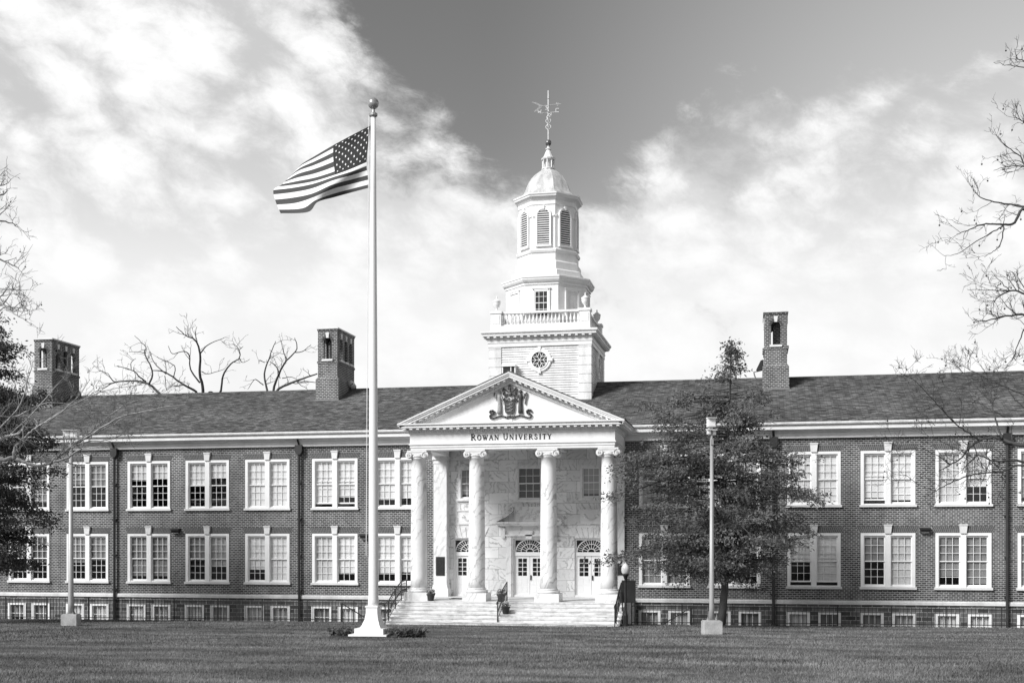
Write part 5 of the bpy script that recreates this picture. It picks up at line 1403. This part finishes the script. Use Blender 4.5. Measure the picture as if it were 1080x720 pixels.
def leaf_quads(name, centers, dirs, size, mat, parent, rnd, per, spread, droop=0.0, flat=1.0):
    """many small leaf sprays round the given points, built in one go"""
    n = len(centers)*per; rs = np.random.RandomState(rnd)
    c = np.repeat(np.array(centers), per, 0); dd = np.repeat(np.array(dirs), per, 0)
    off = rs.normal(0, 1, (n, 3))*np.array([spread, spread, spread*flat]); p = c+off
    d = dd*.7+rs.normal(0, .65, (n, 3)); d[:, 2] -= droop; d /= np.linalg.norm(d, axis=1)[:, None]
    q = rs.normal(0, 1, (n, 3)); w = np.cross(d, q); w /= np.linalg.norm(w, axis=1)[:, None]+1e-9
    s = (size*rs.uniform(.55, 1.4, n))[:, None]
    v = np.empty((n, 4, 3)); v[:, 0] = p; v[:, 1] = p+d*s*.5-w*s*.22; v[:, 2] = p+d*s; v[:, 3] = p+d*s*.5+w*s*.22
    me = bpy.data.meshes.new(name); me.vertices.add(n*4); me.vertices.foreach_set('co', v.reshape(-1))
    me.loops.add(n*4); me.loops.foreach_set('vertex_index', np.arange(n*4, dtype=np.int32)); me.polygons.add(n); me.polygons.foreach_set('loop_start', np.arange(0, n*4, 4, dtype=np.int32)); me.polygons.foreach_set('loop_total', np.full(n, 4, dtype=np.int32))
    me.materials.append(M[mat]); me.update(); me.validate()
    o = bpy.data.objects.new(name, me); C.objects.link(o); o.parent = parent; return o
def leafy_tree(name, base, axis, prof, label, leaf, seed, nl, per, size, group=None, up=0.1, droop=.2, r0=.2, spread=.22, clump=.45, lean=0.0, thin=99):
    """axis(z)->(x,y) trunk centre, prof(z)->crown radius; limbs run from the trunk to the outline and carry leaf sprays"""
    rnd = random.Random(seed); o = empty(name, base, label, 'tree', group)
    zmin, zmax, ztop = prof[0][0], prof[-1][0], prof[-1][0]
    rad = lambda z: float(np.interp(z, [p[0] for p in prof], [p[1] for p in prof]))
    tm = MB(); zz = np.linspace(-.2, ztop-.1, 14); pts = [Vector((*axis(z), z)) for z in zz]
    tm.tube(pts, [max(.015, r0*(1-.95*(z/ztop))*(1.25 if z < .3 else 1)) for z in zz], 10); 
    tk = tm.build('trunk', 'bark', o, smooth=True)
    lm = MB(); cs, ds = [], []
    for i in range(nl):
        z = zmin+(zmax-zmin)*((i+rnd.random())/nl)**1.15
        a = rnd.random()*2*math.pi; L = rad(z)*rnd.uniform(.5, 1.14)*(1+lean*math.cos(a))
        ax = Vector((*axis(z-.15), z-.15)); d = Vector((math.cos(a), math.sin(a), up+rnd.gauss(0, .12)))
        path = [ax]; q = ax; seg = 6
        for s in range(seg): d = (d+Vector((rnd.gauss(0, .13), rnd.gauss(0, .13), rnd.gauss(-.03, .08)))); d.normalize(); q = q+d*L/seg; path.append(q)
        lm.tube(path, [max(.008, .035*(L/3)*(1-k/seg)+.006) for k in range(seg+1)], 5, cap=False)
        m = max(3, int(L/.32))
        for k in range(m):
            t = .22+.78*(k+rnd.random())/m; j = min(seg-1, int(t*seg)); p = path[j].lerp(path[j+1], t*seg-j)
            if mnoise.noise((p.x*.55+seed, p.y*.55, p.z*.7)) < -clump+.15*t: continue
            if p.z > thin and rnd.random() < .5+.12*(p.z-thin): continue
            side = Vector((-d.y, d.x, 0))*rnd.gauss(0, .16*L*t)
            for r_ in range(2):
                cc = p+side*(r_+.4)*rnd.choice((-1, 1))+Vector((0, 0, rnd.gauss(0, .06)))
                cs.append(tuple(cc)); ds.append(tuple((d+side*.5).normalized()))
                if rnd.random() < .5: lm.tube([p, cc], .006, 3, cap=False)
    lm.build('limbs', 'bark', o, smooth=True)
    leaf_quads('crown', cs, ds, size, leaf, o, seed, per, spread, droop, .55)
    return o
# tree in front of the right wing
bx, by = -1.45, 54.6; bz = lawn_z(bx, by)
top = P(771.5, 355, by)
H = top.z-bz
axf = lambda z: ((top.x)*(max(0, z)/H)**1.2*0+(0.0+(top.x-bx)*(max(0, z)/H)+.16*math.sin(max(0, z)*.7)*(1-max(0, z)/H)), .1*math.sin(z*.5))
prof = [(2.5, 3.0), (3.2, 4.6), (4.2, 5.0), (5.2, 5.0), (6.4, 4.7), (7.4, 4.4), (8.5, 3.9), (9.4, 3.2), (10.2, 2.5), (10.7, 1.9), (11.1, 1.2), (11.5, .85), (12.0, .62), (12.7, .28), (H-.05, .04)]
leafy_tree('leafy_tree', (bx, by, bz), axf, prof, 'dark feathery conifer with a slender pointed top standing before the right wing', 'conifer_leaf', 4, 250, 19, .145, None, .06, .25, .19, .20, .31, -.16, 11.0)
# evergreen at the left edge
ex, ey = -37.2, 51.0; ez = lawn_z(ex, ey)
prof = [(2.2, 2.4), (3.2, 3.8), (5.0, 4.3), (7.0, 4.3), (9.0, 4.3), (11.0, 4.0), (12.5, 3.3), (14.0, 2.3), (15.4, 1.2), (16.4, .2)]
leafy_tree('evergreen_tree', (ex, ey, ez), lambda z: (.1*math.sin(z*.4), 0.0), prof, 'dense dark evergreen tree at the left edge in front of the left wing', 'evergreen_leaf', 9, 270, 26, .15, None, .05, .3, .28, .22, .42)
# mulch ring under the conifer
mu = MB(); n = 20; ring = [(bx+1.1*math.cos(2*math.pi*i/n), by+.9*math.sin(2*math.pi*i/n)) for i in range(n)]
mu.add([(x, y, lawn_z(x, y)+.012) for x, y in ring]+[(bx, by, bz+.12)], [(i, (i+1) % n, n) for i in range(n)])
mu.build('mulch_patch', 'soil')['kind'] = 'structure'

# ------------------------------------------------------------------ grass
def grass():
    rs = np.random.RandomState(2); N = 260000
    # denser near the camera; polar sampling about the camera keeps it inside the view
    d = 19.5+(57.3-19.5)*rs.rand(N)**1.35; a = rs.uniform(R(-36.5), R(14), N)
    x = d*np.tan(a); y = d
    keep = ~(((x-FX)/1.75)**2+((y-FY)/1.1)**2 < 1) & ~((x > -17.4) & (x < -5.9) & (y > 53.9)); x, y = x[keep], y[keep]; n = len(x)
    z = .46+(54-y)*.04+.0053*(x+12)-.03
    h = rs.uniform(.045, .095, n); w = rs.uniform(.008, .016, n)*(y/30); t = rs.rand(n)*2*np.pi
    lx, ly = rs.normal(0, .03, n), rs.normal(0, .03, n)
    v = np.empty((n, 3, 3)); v[:, 0] = np.stack([x-w*np.cos(t), y-w*np.sin(t), z], 1); v[:, 1] = np.stack([x+w*np.cos(t), y+w*np.sin(t), z], 1); v[:, 2] = np.stack([x+lx, y+ly, z+h], 1)
    me = bpy.data.meshes.new('grass'); me.vertices.add(n*3); me.vertices.foreach_set('co', v.reshape(-1))
    me.loops.add(n*3); me.loops.foreach_set('vertex_index', np.arange(n*3, dtype=np.int32)); me.polygons.add(n); me.polygons.foreach_set('loop_start', np.arange(0, n*3, 3, dtype=np.int32)); me.polygons.foreach_set('loop_total', np.full(n, 3, dtype=np.int32))
    me.materials.append(M['grass_blade']); me.update()
    o = bpy.data.objects.new('grass', me); C.objects.link(o); tag(o, 'short mown grass of the front lawn', 'grass', None, 'stuff')
grass()
